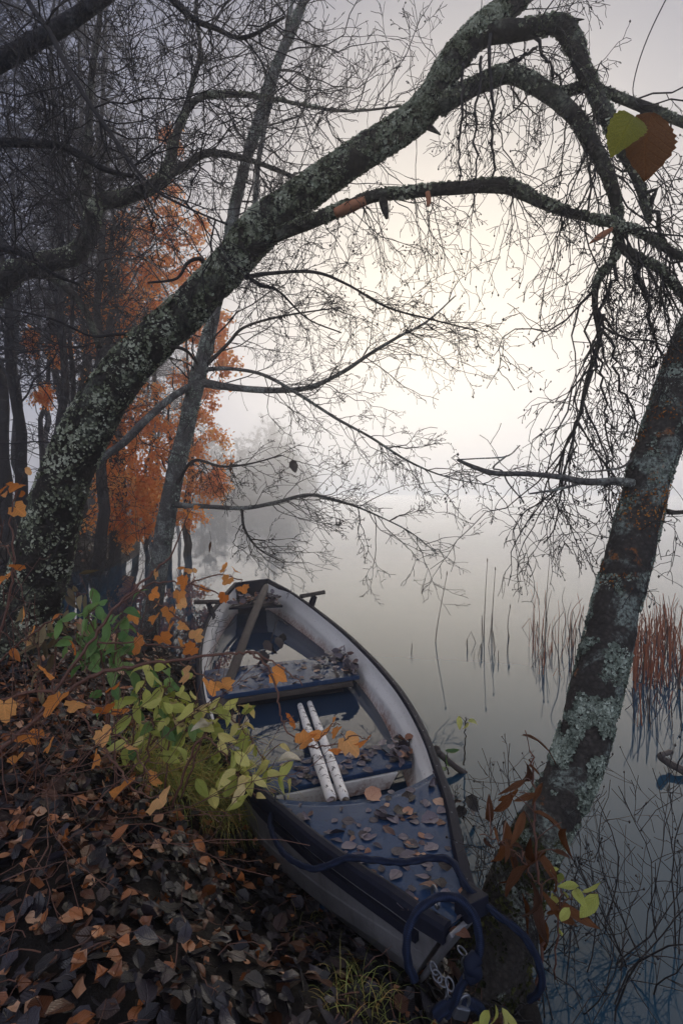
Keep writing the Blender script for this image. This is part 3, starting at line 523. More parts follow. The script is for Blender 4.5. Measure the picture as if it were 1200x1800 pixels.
# --- background trees: four kinds, copied
def proto(seed, h, r, nb, spread, droop, dens=(7, 5), rmin=.0034, low=.55):
    rng = np.random.default_rng(seed); k = 26; zz = np.linspace(0, 1, k); wx = np.cumsum(rng.normal(0, .05, k)) * .9; wy = np.cumsum(rng.normal(0, .05, k)) * .9
    c = np.column_stack([wx - wx[0], wy - wy[0], zz * h - .3, r * (1.25 - 1.1 * zz ** .8).clip(.12)]); v, f = tube(c[:, :3], c[:, 3], 10, .12, 4, seed); tm_ = mesh('trunk', v, f, M['bark_wood'], smooth=True)
    n = nb; t = rng.uniform(.06 if low > 1 else .12, 1, n) ** low; i = (t * (k - 1.001)).astype(int); p = c[i, :3]; a = rng.uniform(0, 2 * pi, n)
    d = np.stack([np.cos(a), np.sin(a), rng.uniform(.1, 1.1, n)], -1); L = spread * (1.1 - .75 * t) * rng.uniform(.5, 1.2, n)
    mg, _ = brush(p, d, L, np.full(n, r * .22) * (1.1 - .7 * t), rng, [(dens[0], .42, 6), (dens[1], .45, 5)], 9, (0, 0, droop), .28, .15, rmin); return tm_, mg.mesh('crown', M['twig_far'])
PR = [proto(41, 11.5, .11, 75, 2.5, .1), proto(42, 10, .09, 80, 2.2, -.15), proto(43, 9, .075, 70, 2.1, .2), proto(44, 7, .05, 64, 1.7, .0)]
PR += [proto(45, 9, .12, 84, 2.6, .1, (9, 7), .015, 1.15), proto(46, 7.5, .08, 78, 2.4, .0, (9, 7), .015, 1.25)]
rb = np.random.default_rng(77)
def bare(px, d, k, sc=1., rz=None, grp='bare trees of the misty wood', lab='slender bare tree standing in the misty wood on the left bank', cat='tree', z=None):
    x, y = P(px, 865, d)[:2]; zz = float(height(np.array([x]), np.array([y]))[0]) if z is None else z
    o = thing('bare_tree', lab, cat, (x, y, zz), grp); o.rotation_euler = (rb.normal(0, .03), rb.normal(0, .03), rb.uniform(0, 6.28) if rz is None else rz); o.scale = (sc,) * 3
    add('trunk', PR[k][0], o); add('crown', PR[k][1], o, kind='stuff'); return o
for px, d, k, sc in ((15, 9.5, 0, 1.0), (62, 8.0, 1, 1.0), (96, 6.8, 2, 1.0), (142, 10.5, 0, 1.), (168, 8.6, 1, 1.05), (-30, 7.2, 0, .9), (195, 12, 0, 1.05), (120, 14, 0, 1.1),
                    (-70, 10, 1, 1.1), (-10, 16, 0, 1.1), (160, 17, 1, 1.3), (215, 16, 0, 1.1), (180, 22, 0, 1.15), 
                    (265, 24, 2, 1.3), (290, 27, 1, 1.2), (-110, 6.2, 2, 1.0), (310, 33, 1, 1.2), (335, 38, 2, 1.3), (205, 9.8, 3, 1.15), (128, 7.6, 3, 1.1), (255, 13.0, 3, 1.1), (282, 20, 3, 1.5), (78, 11.5, 3, 1.3), (44, 12.5, 1, 1.15), (88, 17, 2, 1.4), (240, 18, 1, 1.25), (112, 21, 1, 1.3), (-5, 20, 0, 1.2)):
    bare(px, d, k, sc)

# --- orange-leaved trees
def leafy_tree(name, label, base, h, r, crown, n, seed, ls):
    rng = np.random.default_rng(seed); o = thing(name, label, 'tree', base); b = np.array(base); k = 24; zz = np.linspace(0, 1, k)
    c = np.column_stack([np.cumsum(rng.normal(0, .04, k)), np.cumsum(rng.normal(0, .04, k)), zz * h - .2, r * (1.2 - 1.1 * zz)]); v, f = tube(c[:, :3], c[:, 3], 9, .1, 4, seed); add('trunk', mesh('trunk', v, f, M['bark_wood'], smooth=True), o)
    mg = Merge(); lf = Merge(); nb = len(crown)
    st, dd, LL, tg = [], [], [], []
    for (cx, cy, cz, s) in crown:                                   # clump centres relative to base
        i = int(np.clip((cz * .75 + .3) / h, .05, .97) * (k - 1)); p = c[i, :3]; q = np.array((cx, cy, cz)); t = np.linspace(0, 1, 12)[:, None]
        cc = p + (q - p) * t + np.array((0, 0, .25)) * np.sin(t * pi) + rng.normal(0, .015, (12, 3)); rr = np.linspace(.018, .006, 12); v, f = tube(cc, rr, 5); mg.add(v, f)
        m = max(6, int(18 * s)); a = nrm(rng.normal(size=(m, 3))); _, al = brush(np.repeat(q[None], m, 0), a, rng.uniform(.5, 1.1, m) * s, np.full(m, .006), rng, [(5, .5, 5)], 6, (0, 0, -.2), .3, .2, .0035); v, f = tubes(al[0][0][::2], al[0][1][::2], 4); mg.add(v, f)
        for pts, rd in al: st.append(pts[:, 1:].reshape(-1, 3))
    add('branches', mg.mesh('branches', M['twig_far']), o, kind='stuff')
    al = np.concatenate(st); i = rng.integers(0, len(al), n); pos = al[i] + rng.normal(0, .05, (n, 3)); tip = nrm(rng.normal(size=(n, 3)) + np.array((0, 0, -.8))); nor = nrm(rng.normal(size=(n, 3)) * .7 + np.array((0, -.8, .6)))
    cl = np.array([noise.noise(Vector(p * 1.6)) for p in pos])
    scatter(lf, [ovate(rng, 2, .42, .9, 0) for _ in range(4)], pos, tip, nor, rng.uniform(ls * .7, ls * 1.3, n), np.clip(.5 + .5 * cl + rng.normal(0, .22, n), 0, 1)); add('foliage', lf.mesh('foliage', M['birch_leaf']), o, kind='stuff')
def clumps(px_list, d, base):
    return [(*(P(x, y, d + dd) - np.array(base)), s) for x, y, dd, s in px_list]
bA = (*P(205, 900, 9.9)[:2], .1); bB = (*P(330, 900, 11.5)[:2], -.1); bC = (*P(300, 900, 10.4)[:2], -.1)
leafy_tree('orange_tree', 'tall orange-leaved birch glowing behind the leaning trunk', bA, 9, .10, clumps([(300, 240, .2, .35), (285, 330, 0, .45), (250, 400, .2, .5), (310, 400, -.2, .5), (215, 450, .1, .6), (265, 480, -.2, .65), (320, 470, .3, .5), (200, 530, .2, .7), (260, 560, 0, .8), (320, 540, .2, .6), (180, 600, .2, .55), (345, 400, .4, .4), (235, 500, .4, .6), (150, 520, .3, .45), (190, 420, .3, .5), (110, 620, .5, .3), (85, 700, .3, .3), (60, 600, .5, .25)], 9.9, bA), 10000, 51, .066)
leafy_tree('orange_tree', 'low wide orange tree drooping over the inlet left of slim grey tree', bC, 4.2, .07, clumps([(215, 690, 0, .8), (270, 720, .2, .8), (240, 780, -.2, .85), (200, 830, 0, .8), (260, 850, .1, .8), (225, 890, -.2, .75), (190, 900, 0, .6), (270, 905, .1, .5), (215, 930, .0, .45), (300, 780, .3, .6), (180, 760, .2, .6), (240, 840, .2, .8)], 9.9, bC), 11000, 52, .066)
leafy_tree('orange_tree', 'orange-leaved tree showing right of the slim grey trunk by the lake', bB, 6, .08, clumps([(345, 590, 0, .6), (385, 600, .2, .55), (400, 640, 0, .45), (370, 690, .2, .5), (355, 770, 0, .7), (375, 820, .2, .55), (345, 850, .0, .65), (380, 860, .2, .45), (330, 900, 0, .5), (345, 730, .2, .55), (390, 560, .0, .4), (330, 660, .2, .5)], 11.3, bB), 7000, 53, .066)

# --- far trees in the mist
for px, d, k, sc in ((455, 60, 4, .95), (478, 58, 4, 1.08), (498, 61, 5, 1.25), (520, 60, 5, .95), (440, 57, 5, 1.0), (538, 63, 5, .7), (415, 52, 4, .7), (398, 48, 5, .8), (372, 44, 4, .75), (350, 40, 5, .9), (488, 57, 5, 1.1), (466, 59, 4, .9), (508, 58, 4, .85), (428, 50, 5, .7), (548, 62, 5, .45), (385, 40, 5, .6)):
    bare(px, d * 1.8, k, sc * 1.8, None, 'far trees fading in the mist', 'faint bare tree fading into the mist across the water', z=.2)

# ------------------------------------------------------------------ boat
BZ = np.array([(1.1, .37), (1.6, .33), (2.1, .30), (2.8, .28), (3.5, .28), (4.4, .32), (5.8, .40)])
def gz(y): return np.interp(y, BZ[:, 0], BZ[:, 1])
def gun(px, py):
    z = .3
    for _ in range(25): p = G(px, py, z); z = gz(p[1])
    return G(px, py, z)
RP = [(832, 1592), (822, 1560), (806, 1500), (797, 1450), (788, 1409), (770, 1357), (745, 1292), (718, 1240), (690, 1200), (650, 1155), (600, 1108), (545, 1065), (505, 1038), (470, 1019)]
LP = [(785, 1632), (740, 1605), (690, 1570), (630, 1530), (560, 1480), (500, 1430), (460, 1395), (415, 1340), (382, 1298), (360, 1255), (350, 1205), (349, 1150), (357, 1110), (370, 1080), (390, 1052), (413, 1026)]
def arc(pts, n):
    d = spline(pts, 400); s = np.r_[0, np.cumsum(np.linalg.norm(np.diff(d, axis=0), axis=1))]; s /= s[-1]; t = np.linspace(0, 1, n); return np.stack([np.interp(t, s, d[:, i]) for i in range(3)], -1)
NS = 60
RG = arc([gun(*p) for p in RP], NS); LG = arc([gun(*p) for p in LP], NS); MID = (RG + LG) / 2; tt = np.linspace(0, 1, NS)
print('boat length', np.linalg.norm(MID[0] - MID[-1]), 'beam', np.linalg.norm(RG - LG, axis=1).max(), MID[0], MID[-1])
boat = thing('rowing_boat', 'half-sunken white rowing boat with black gunwale lying against the bank', 'boat', (MID[30][0], MID[30][1], 0))
keel = np.interp(tt, [0, .06, .2, .5, 1], [.13, .06, -.12, -.26, -.2])
RAKE = G(735, 1711, .13)[:2] - MID[0][:2]
def section(prof, zb, inset=0.):
    rows = []
    for u, f in prof: rows.append((u, f))
    out = []
    for sgn, E in ((1, LG), (-1, RG)):
        side = []
        for u, f in rows:
            p = MID + (E - MID) * u; p[:, :2] += RAKE[None] * (np.clip(1 - tt / .3, 0, 1) ** 1.5 * f)[:, None]; side.append(np.column_stack([p[:, :2], E[:, 2] + (zb - E[:, 2]) * f]))
        out.append(side)
    cols = out[0] + out[1][::-1][1:]
    return np.stack(cols, 1)
def loft(Vs):
    n, m, _ = Vs.shape; i = np.arange(n - 1)[:, None] * m; j = np.arange(m - 1)[None]; return Vs.reshape(-1, 3), np.stack([i + j, i + j + 1, i + m + j + 1, i + m + j], -1).reshape(-1, 4)
def mat_hull():
    t = NT('hull_paint'); n = t.noise(7, 6, .7); s = t.noise(60, 4, .7)
    c = t.mix(t.step(n, .35, .7), (.13, .13, .145), (.22, .22, .235)); c = t.mix(t.math('MULTIPLY', t.step(s, .58, .7), .6), c, (.05, .05, .055))
    mp = t.n.new('ShaderNodeMapping'); mp.inputs['Scale'].default_value = (34, 34, 2.5); t.l.new(t.c.outputs['Object'], mp.inputs[0]); d = t.noise(1., 5, .7, mp.outputs[0])
    c = t.mix(t.math('MULTIPLY', t.step(d, .52, .68), .55), c, (.055, .05, .04)); mp2 = t.n.new('ShaderNodeMapping'); mp2.inputs['Scale'].default_value = (3, 3, 90); t.l.new(t.c.outputs['Object'], mp2.inputs[0])
    c = t.mix(t.math('MULTIPLY', t.step(t.noise(1., 4, .8, mp2.outputs[0]), .66, .70), .5), c, (.4, .4, .41)); return t.fin(c, .35, t.bump(s, .15, .002), .5)
def mat_liner():
    t = NT('white_gelcoat'); n = t.noise(5, 6, .7); s = t.noise(55, 4, .7); sp = t.n.new('ShaderNodeSeparateXYZ'); g = t.n.new('ShaderNodeNewGeometry'); t.l.new(g.outputs['Position'], sp.inputs[0])
    c = t.mix(t.step(n, .3, .75), (.88, .86, .83), (.95, .94, .92))
    z = t.math('ADD', sp.outputs[2], t.math('MULTIPLY', t.noise(6, 5, .7), .16)); c = t.mix(t.math('MULTIPLY', t.ramp(z, [(.17, (1, 1, 1)), (.25, (0, 0, 0))]), t.step(s, .28, .6)), c, (.25, .075, .03))
    c = t.mix(t.math('MULTIPLY', t.step(s, .6, .68), .45), c, (.20, .13, .10)); return t.fin(c, .3, t.bump(n, .15, .01), .5)
M['hull'] = mat_hull(); M['liner'] = mat_liner()
M['gunwale'] = flat('black_rubber', (.009, .010, .018), (.024, .026, .042), 40, .6, .25, .003, .07)
def mat_deck():
    t = NT('wet_navy_deck'); n = t.noise(6, 6, .65); w = t.noise(9, 4, .6); g = t.noise(70, 5, .75)
    c = t.mix(n, (.018, .042, .10), (.032, .066, .145)); c = t.mix(t.math('MULTIPLY', t.step(g, .55, .68), .5), c, (.012, .011, .011)); c = t.mix(t.math('MULTIPLY', t.step(t.noise(3.5, 6, .7), .55, .7), .45), c, (.075, .072, .07))
    return t.fin(c, t.ramp(w, [(.42, (.05, .05, .05)), (.58, (.34, .34, .34))]), t.bump(n, .04, .003), .045)
M['deck'] = mat_deck()
M['steel'] = flat('galvanised_steel', (.10, .11, .13), (.22, .23, .26), 60, .4, .15, .001, .5, .8)
M['grey_wood'] = flat('weathered_wood', (.035, .028, .026), (.11, .09, .08), 14, .8, .6, .006)
M['rust'] = flat('rusty_trim', (.14, .045, .02), (.30, .10, .04), 20, .7)
hullV = section([(1.0, .0), (1.0, .10), (.985, .22), (.99, .24), (.95, .45), (.955, .47), (.88, .68), (.66, .88), (.34, .97), (0, 1)], keel); v, q = loft(hullV); q = q[:, ::-1]
n0 = hullV.shape[1]; hv = np.vstack([v]); e0 = np.arange(n0); capb = [tuple(e0)]; capS = [tuple((NS - 1) * n0 + e0[::-1])]
add('hull', mesh('hull', hv, [q, np.array(capb), np.array(capS)], M['hull'], smooth=False), boat)
WZ = .09
linV = section([(.955, .0), (.945, .05), (.935, .14), (.888, .18), (.880, .25), (.862, .42), (.80, .50), (.74, .85), (.45, .93), (0, .95)], keel + .02)[3:]; v, q = loft(linV)
add('liner', mesh('liner', v, [q], M['liner'], smooth=True), boat)
def sweep(path, prof, up=(0, 0, 1)):                                # profile (offset outward, offset up) along a path
    t = nrm(np.gradient(path, axis=0)); s = nrm(np.cross(t, np.array(up))); prof = prof[::-1]
    Vs = path[:, None] + s[:, None] * np.array([p[0] for p in prof])[None, :, None] + np.array((0, 0, 1.)) * np.array([p[1] for p in prof])[None, :, None]
    Vs = np.concatenate([Vs, Vs[:, :1]], 1); v, q = loft(Vs); m = Vs.shape[1]; return v, [q, np.array([tuple(range(m - 1))[::-1]]), np.array([tuple((len(path) - 1) * m + np.arange(m - 1))])]
prof = [(-.016, -.032), (.016, -.032), (.020, -.01), (.018, .008), (.006, .014), (-.010, .012), (-.016, .002)]
for E in (LG, RG):
    v, f = sweep(E, prof); add('gunwale', mesh('gunwale', v, f, M['gunwale'], smooth=False), boat)
# lower rubbing strip on the near side
strip = np.column_stack([(MID + (LG - MID) * 1.0)[:, :2], LG[:, 2] - .065])[1:44]; v, f = sweep(strip, [(-.012, -.012), (.012, -.012), (.012, .012), (-.012, .012)]); add('rubbing_strip', mesh('rubbing_strip', v, f, M['gunwale']), boat)
# rivets on the right-hand gunwale
def inner(E, s, k=.95): 
    x = s * (NS - 1); i = int(min(x, NS - 2)); f = x - i; e = E[i] * (1 - f) + E[i + 1] * f; m = MID[i] * (1 - f) + MID[i + 1] * f; return m + (e - m) * k
def near_s(E, px, py):
    g = gun(px, py); return float(np.argmin(np.linalg.norm(E - g, axis=1))) / (NS - 1)
sR, sL = near_s(RG, 775, 1357), near_s(LG, 472, 1404)
NA, NB = 16, 14; dk = np.zeros((NA, NB, 3))
for i in range(NA):
    t = i / (NA - 1)
    for j in range(NB):
        a, b = inner(LG, sL * t, .965), inner(RG, sR * t, .965); w = j / (NB - 1); p = a + (b - a) * w
        ax = MID[25] - MID[2]; ax = ax / np.linalg.norm(ax); p = p - ax * .11 * (4 * w * (1 - w)) * t ** 2; p[2] += -.012 + .004 * sin(pi * w); dk[i, j] = p
v, q = loft(dk); edge = dk[-1].copy(); edge[:, 2] -= .02; v2 = np.vstack([v, edge]); b = (NA - 1) * NB; j = np.arange(NB - 1); q2 = np.stack([b + j, b + j + 1, len(v) + j + 1, len(v) + j], -1)
deck = add('foredeck', mesh('foredeck', v2, [np.vstack([q, q2])], M['deck'], smooth=True), boat)
for i in range(1, NS - 2, 2):
    p = RG[i] + nrm(MID[i] - RG[i]) * .002 + (0, 0, .010); v, f = tube(np.array([p, p + (0, 0, .0045)]), [.0045, .0025], 7); add('rivet', mesh('rivet', v, f, M['steel'], smooth=True), boat)
# stem plate, stem cap, transom
def slab(name, quad, th, mat, parent, up=None, bev=.004, label=None):
    q4 = np.array(quad, float); n = nrm(np.cross(q4[1] - q4[0], q4[3] - q4[0])); n = n if up is None else np.array(up, float); lo = q4 - n * th
    v = np.vstack([q4, lo]); fs = [[(0, 1, 2, 3), (7, 6, 5, 4), (0, 4, 5, 1), (1, 5, 6, 2), (2, 6, 7, 3), (3, 7, 4, 0)]]
    o = add(name, mesh(name, v, fs, mat), parent, label=label)
    if bev: m = o.modifiers.new('bevel', 'BEVEL'); m.width = bev; m.segments = 2
    return o
zt = LG[-1][2]
tin = nrm(MID[-4] - MID[-1])
slab('transom', [LG[-1] + (0, 0, .012), RG[-1] + (0, 0, .012), RG[-1] * (1, 1, 0) + (0, 0, -.1), LG[-1] * (1, 1, 0) + (0, 0, -.1)], .03, M['gunwale'], boat)
v, f = sweep(np.linspace(LG[-1], RG[-1], 8), prof); add('transom_rail', mesh('transom_rail', v, f, M['gunwale']), boat)
bw = nrm(RG[0] - LG[0]); fwd = nrm(MID[0] - MID[3]); 
slab('stem_plate', [LG[0] - bw * .004 + fwd * .012 + (0, 0, .0), RG[0] + bw * .004 + fwd * .012 + (0, 0, .0), MID[0] + fwd * .01 + (RAKE[0], RAKE[1], keel[0] - MID[0][2]) + bw * .012, MID[0] + fwd * .01 + (RAKE[0], RAKE[1], keel[0] - MID[0][2]) - bw * .012], .012, M['hull'], boat, label='grey blunt stem plate of the bow')
slab('stem_cap', [RG[0] - bw * .055 + fwd * .03 + (0, 0, .05), RG[0] + bw * .02 + fwd * .045 + (0, 0, .05), RG[0] + bw * .03 - fwd * .05 + (0, 0, .02), RG[0] - bw * .055 - fwd * .03 + (0, 0, .02)], .05, M['gunwale'], boat, up=(0, 0, 1))
# seats
def at_z(pl, z): return [G(x, y, z) for x, y in pl]
tz = .205
fq = at_z([(352, 1228), (632, 1187), (606, 1150), (345, 1180)], tz)
far_seat = slab('seat', [fq[0], fq[1], fq[2], fq[3]], .028, M['deck'], boat, up=(0, 0, 1), label='middle seat with a pale front lip and leaves piled at its right end')
def drop(p, dz): return np.array(p) - (0, 0, dz)
fd = nrm(fq[3] - fq[0]); fd = nrm(fq[2] - fq[1])
slab('seat_lip', [drop(fq[0], .030) + fd * .01, drop(fq[1], .030) + fd * .01 - (fq[1] - fq[0]) * .05, drop(fq[1], .062) + fd * .01 - (fq[1] - fq[0]) * .05, drop(fq[0], .062) + fd * .01], .02, M['grey_wood'], boat)
slab('seat_support', [drop(fq[0], .062) + fd * .08, drop(fq[1], .062) + fd * .08 - (fq[1] - fq[0]) * .10, drop(fq[1], .26) + fd * .08 - (fq[1] - fq[0]) * .10, drop(fq[0], .26) + fd * .08], .02, M['gunwale'], boat)
nq = at_z([(440, 1398), (724, 1342), (716, 1301), (430, 1350)], .20)
near_seat = slab('seat', nq, .022, M['deck'], boat, up=(0, 0, 1), label='near seat strewn with leaves under the white poles')
nd = nrm(nq[2] - nq[1])
slab('seat_riser', [drop(nq[0], .024) + nd * .015, drop(nq[1], .024) + nd * .015 - (nq[1] - nq[0]) * .10, drop(nq[1], .10) + nd * .03 - (nq[1] - nq[0]) * .16, drop(nq[0], .10) + nd * .03], .015, M['liner'], boat, label='grimy white riser under the near seat')
sq = at_z([(402, 1068), (497, 1064), (478, 1046), (420, 1050)], .30)
stern_seat = slab('seat', sq, .022, M['gunwale'], boat, up=(0, 0, 1), label='small stern seat heaped with dead leaves')
# water lying in the boat
bl = np.stack([MID + (LG - MID) * .872, MID + (RG - MID) * .872], 1)[6:-2]; bl[:, :, 2] = WZ; v, q = loft(bl)
bilge = add('bilge_water', mesh('bilge_water', v, [q], M['bilge']), kind='structure', label='still water standing inside the boat')
# oarlocks
def cyl(name, a, b, r0, r1, mat, parent, sides=14, label=None):
    v, f = tube(np.linspace(a, b, 4), np.linspace(r0, r1, 4), sides); return add(name, mesh(name, v, f, mat, smooth=True), parent, label=label)
for E, px, py, sg in ((RG, 548, 1067, 1), (LG, 372, 1080, -1)):
    s = near_s(E, px, py); p = inner(E, s, 1.0); o = nrm(inner(E, s, 1.1) - p); al = nrm(inner(E, min(1, s + .03), 1.) - p)
    ol = slab('oarlock', [p - al * .05 + o * .03 + (0, 0, .10), p + al * .05 + o * .03 + (0, 0, .10), p + al * .06 - o * .02 + (0, 0, -.04), p - al * .06 - o * .02 + (0, 0, -.04)], .02, M['gunwale'], boat)
    cyl('oarlock_tube', p + (0, 0, .10) - o * .10, p + (0, 0, .12) + o * .14, .019, .019, M['grey_wood'], ol)
# bow cleat ring, hook
def ring(c, n, R, r, a0=0, a1=2 * pi, k=18):
    n = nrm(np.array(n, float)); x = nrm(np.cross(n, (.3, .2, 1))); y = np.cross(n, x); a = np.linspace(a0, a1, k)[:, None]; return tube(c + R * (np.cos(a) * x + np.sin(a) * y), r, 7, cap=True)
v, f = ring(inner(LG, .012, .6) + (0, 0, .035), (1, .2, 0), .022, .004, 0, pi * 1.9); add('bow_shackle', mesh('bow_shackle', v, f, M['steel'], smooth=True), boat)
hk = inner(LG, near_s(LG, 486, 1412), .98); c = spline([hk + (0, 0, -.01), hk + (0, 0, .03), hk + (.012, 0, .045), hk + (.03, -.01, .04), hk + (.035, -.01, .022)], 16); v, f = tube(c, .0035, 7); add('rope_hook', mesh('rope_hook', v, f, M['steel'], smooth=True), boat)

# leaves lying in the boat
B_SET = leafset(M['boat_leaf'], 32, lambda r: (round_, alder, round_, plain)[int(r.integers(4))](r), 'leaf', 61); rv = np.random.default_rng(62)
def lay(parent, pt, s, tilt=.05, lift=.004):
    a = rv.uniform(0, 2 * pi); r = rv.random() ** 1.0; n = np.array((0, 0, 1)) + rv.normal(0, tilt, 3)
    m = place(pt + np.array((0, 0, lift)), (cos(a), sin(a), 0), n, s); add('leaf', B_SET[int(r * 31.9)], parent, M=m)
for i in range(165):
    u, w = rv.random() ** .8, rv.random(); 
    if noise.noise(Vector((u * 4, w * 4, 3))) < -.12 and rv.random() < .8: continue
    x, y = u * (NA - 1.01), w * (NB - 1.01); a, b = int(x), int(y); fx, fy = x - a, y - b
    p = (dk[a, b] * (1 - fx) + dk[a + 1, b] * fx) * (1 - fy) + (dk[a, b + 1] * (1 - fx) + dk[a + 1, b + 1] * fx) * fy
    lay(deck, p, (.016 + .04 * rv.random() ** 1.4) * (1.5 if rv.random() < .1 else 1), (.07 if rv.random() < .85 else .5) if u > .25 else .4, .003 + (.012 if u < .3 else 0) * rv.random())
def bil(q4, u, w): return (q4[0] * (1 - u) + q4[1] * u) * (1 - w) + (q4[3] * (1 - u) + q4[2] * u) * w
for i in range(95):
    u, w = rv.uniform(.05, .985), rv.uniform(.05, .95); lay(near_seat, bil(nq, u, w), rv.uniform(.028, .055), .08)
for i in range(40):
    u, w = 1 - abs(rv.normal(0, .05)) - .01, rv.uniform(.1, .98); lay(near_seat, bil(nq, u, w), rv.uniform(.035, .06), .6, rv.uniform(.005, .035))
for i in range(80):
    u, w = rv.uniform(.08, .95), rv.uniform(.05, .95); lay(far_seat, bil(fq, u, w), rv.uniform(.03, .06), .08)
for i in range(70):
    u, w = 1 - abs(rv.normal(0, .07)) - .01, rv.uniform(.02, .98); lay(far_seat, bil(fq, u, w), rv.uniform(.04, .07), .7, rv.uniform(.005, .06))
for i in range(130):
    u, w = rv.uniform(.03, .97), rv.uniform(.03, .97); lay(stern_seat, bil(sq, u, w), rv.uniform(.045, .075), .7, rv.uniform(.005, .05))

# poles in the boat
def mat_peel():
    t = NT('peeling_white_paint'); v = t.noise(34, 7, .78, dist=.8); n = t.noise(11, 5, .7); k = t.step(t.math('ADD', t.math('MULTIPLY', v, .7), t.math('MULTIPLY', n, .35)), .565, .59)
    return t.fin(t.mix(k, (.88, .86, .84), (.045, .035, .035)), .6, t.bump(t.math('SUBTRACT', 1., k), .5, .003), .3)
M['peel'] = mat_peel()
for (a, b, lab) in (((P(583, 1408, 1.90), .026), (G(527, 1240, .10), .016), 'left one of two peeling white poles lying on the near boat seat'), ((P(607, 1408, 1.93), .024), (G(544, 1236, .10), .016), 'right one of two peeling white poles lying on the near boat seat')):
    t = np.linspace(0, 1, 30)[:, None]; c = a[0] + (b[0] - a[0]) * t; r = np.interp(t[:, 0], [0, .03, .18, .22, .6, 1], [a[1] * .66, a[1] * .8, a[1] * .84, a[1] * .95, a[1] * .88, b[1]])
    o = thing('pole', lab, 'pole', c[0]); v, f = tube(c - c[0], r, 16, .06, 14, 3.); add('shaft', mesh('shaft', v, f, M['peel'], smooth=True), o); v, f = tube(np.array([c[0] - c[0], (c[0] - c[1]) * .6]), [r[0] * .98, r[0] * .7], 14, .1, 20); add('worn_tip', mesh('worn_tip', v, f, M['grey_wood'], smooth=True), o, label='dark worn wooden end')
a, b = P(468, 1030, 5.2), P(385, 1248, 2.95); t = np.linspace(0, 1, 40)[:, None]; c = a + (b - a) * t + np.array((.0, 0, .03)) * np.sin(t * pi)
v, f = tube(c, np.interp(t[:, 0], [0, .1, .8, 1], [.026, .036, .032, .036]), 9, .14, 9); add('old_spar', mesh('old_spar', v, f, M['grey_wood'], smooth=False), label='old grey spar leaning from the stern down across the middle seat', cat='spar')

# rope, chain, padlock
def mat_rope():
    t = NT('blue_rope'); mp = t.n.new('ShaderNodeSeparateXYZ'); t.l.new(t.c.outputs['UV'], mp.inputs[0]); a = t.math('SINE', t.math('ADD', t.math('MULTIPLY', mp.outputs[1], 900.), t.math('MULTIPLY', mp.outputs[0], 4 * pi))); b = t.math('SINE', t.math('SUBTRACT', t.math('MULTIPLY', mp.outputs[1], 900.), t.math('MULTIPLY', mp.outputs[0], 4 * pi))); h = t.math('MULTIPLY', a, b)
    return t.fin(t.mix(t.step(h, -.6, .6), (.006, .010, .026), (.016, .027, .066)), .75, t.bump(h, .5, .0012), .2)
M['rope'] = mat_rope()
def rope(pts, r, label, n=420):
    c = spline(pts, n); s = np.r_[0, np.cumsum(np.linalg.norm(np.diff(c, axis=0), axis=1))]; v, f = tube(c, r, 14); k = n * 14; a_ = np.tile(np.arange(14) / 14 * 2 * pi, n); tw_ = 1 + .13 * np.cos(3 * a_ - np.repeat(s, 14) * 2 * pi / .045) + .04 * np.cos(np.repeat(s, 14) * 23)
    cc_ = np.repeat(c, 14, 0); v[:k] = cc_ + (v[:k] - cc_) * tw_[:, None]; uv = np.column_stack([np.tile(np.arange(14) / 14, n), np.repeat(s, 14)]); uv = np.vstack([uv, uv[:1], uv[-1:]])
    add('mooring_rope', mesh('mooring_rope', v, f, M['rope'], uv, smooth=True), label=label, cat='rope', group='blue ropes at the bow')
rope([P(487, 1408, 1.82), P(478, 1425, 1.77), P(476, 1455, 1.68), P(500, 1500, 1.56), P(545, 1526, 1.47), P(580, 1520, 1.44), P(612, 1508, 1.43), P(660, 1512, 1.41), P(710, 1516, 1.40), P(760, 1508, 1.40), P(795, 1516, 1.37), P(822, 1560, 1.30), P(870, 1605, 1.25), P(915, 1640, 1.23), P(945, 1690, 1.22), P(950, 1735, 1.22), P(930, 1758, 1.25)], .0088, 'blue rope looped from the hook along foredeck and round the tree')
rope([P(728, 1722, 1.09), P(716, 1690, 1.08), P(716, 1640, 1.08), P(735, 1600, 1.10), P(770, 1578, 1.12), P(805, 1580, 1.12), P(832, 1610, 1.11), P(842, 1650, 1.10), P(838, 1690, 1.09), P(824, 1712, 1.09), P(808, 1735, 1.09), P(800, 1760, 1.09), P(785, 1785, 1.1)], .0088, 'blue rope ring hanging over the bow point')
rope([P(765, 1785, 1.10), P(795, 1762, 1.10), P(830, 1765, 1.10), P(850, 1790, 1.10), P(855, 1830, 1.12)], .0125, 'blue rope end arched on the ground above the padlock', 140)
v, f = tube(spline([P(838, 1680, 1.08), P(825, 1698, 1.07), P(836, 1708, 1.07), P(822, 1718, 1.075)], 14), .015, 10, .1, 30); add('rope_knot', mesh('rope_knot', v, f, M['rope'], smooth=True), label='blue knot on the rope ring below the bow', cat='knot')
chain = thing('chain', 'galvanised chain hanging under the bow', 'chain', P(760, 1700, 1.13))
def link(c, d, n, L=.024, Wd=.008, r=.0021):
    d = nrm(np.array(d, float)); n = nrm(np.array(n, float) - d * np.dot(n, d)); a = np.linspace(0, 2 * pi, 22); q = c + np.cos(a)[:, None] * d * L * .5 + np.sin(a)[:, None] * n * Wd; v, f = tube(np.vstack([q, q[1]]), r, 7); return mesh('chain_link', v, f, M['steel'], smooth=True)
cp = [P(762, 1702, 1.13), P(768, 1716, 1.12), P(778, 1726, 1.11), P(790, 1730, 1.10), P(785, 1745, 1.10), P(788, 1760, 1.10)]
for i, p in enumerate(cp): add('chain_link', link(p, (cp[min(i + 1, 5)] - cp[max(i - 1, 0)]), (1, 0, .4) if i % 2 else (0, 1, .5)), chain)
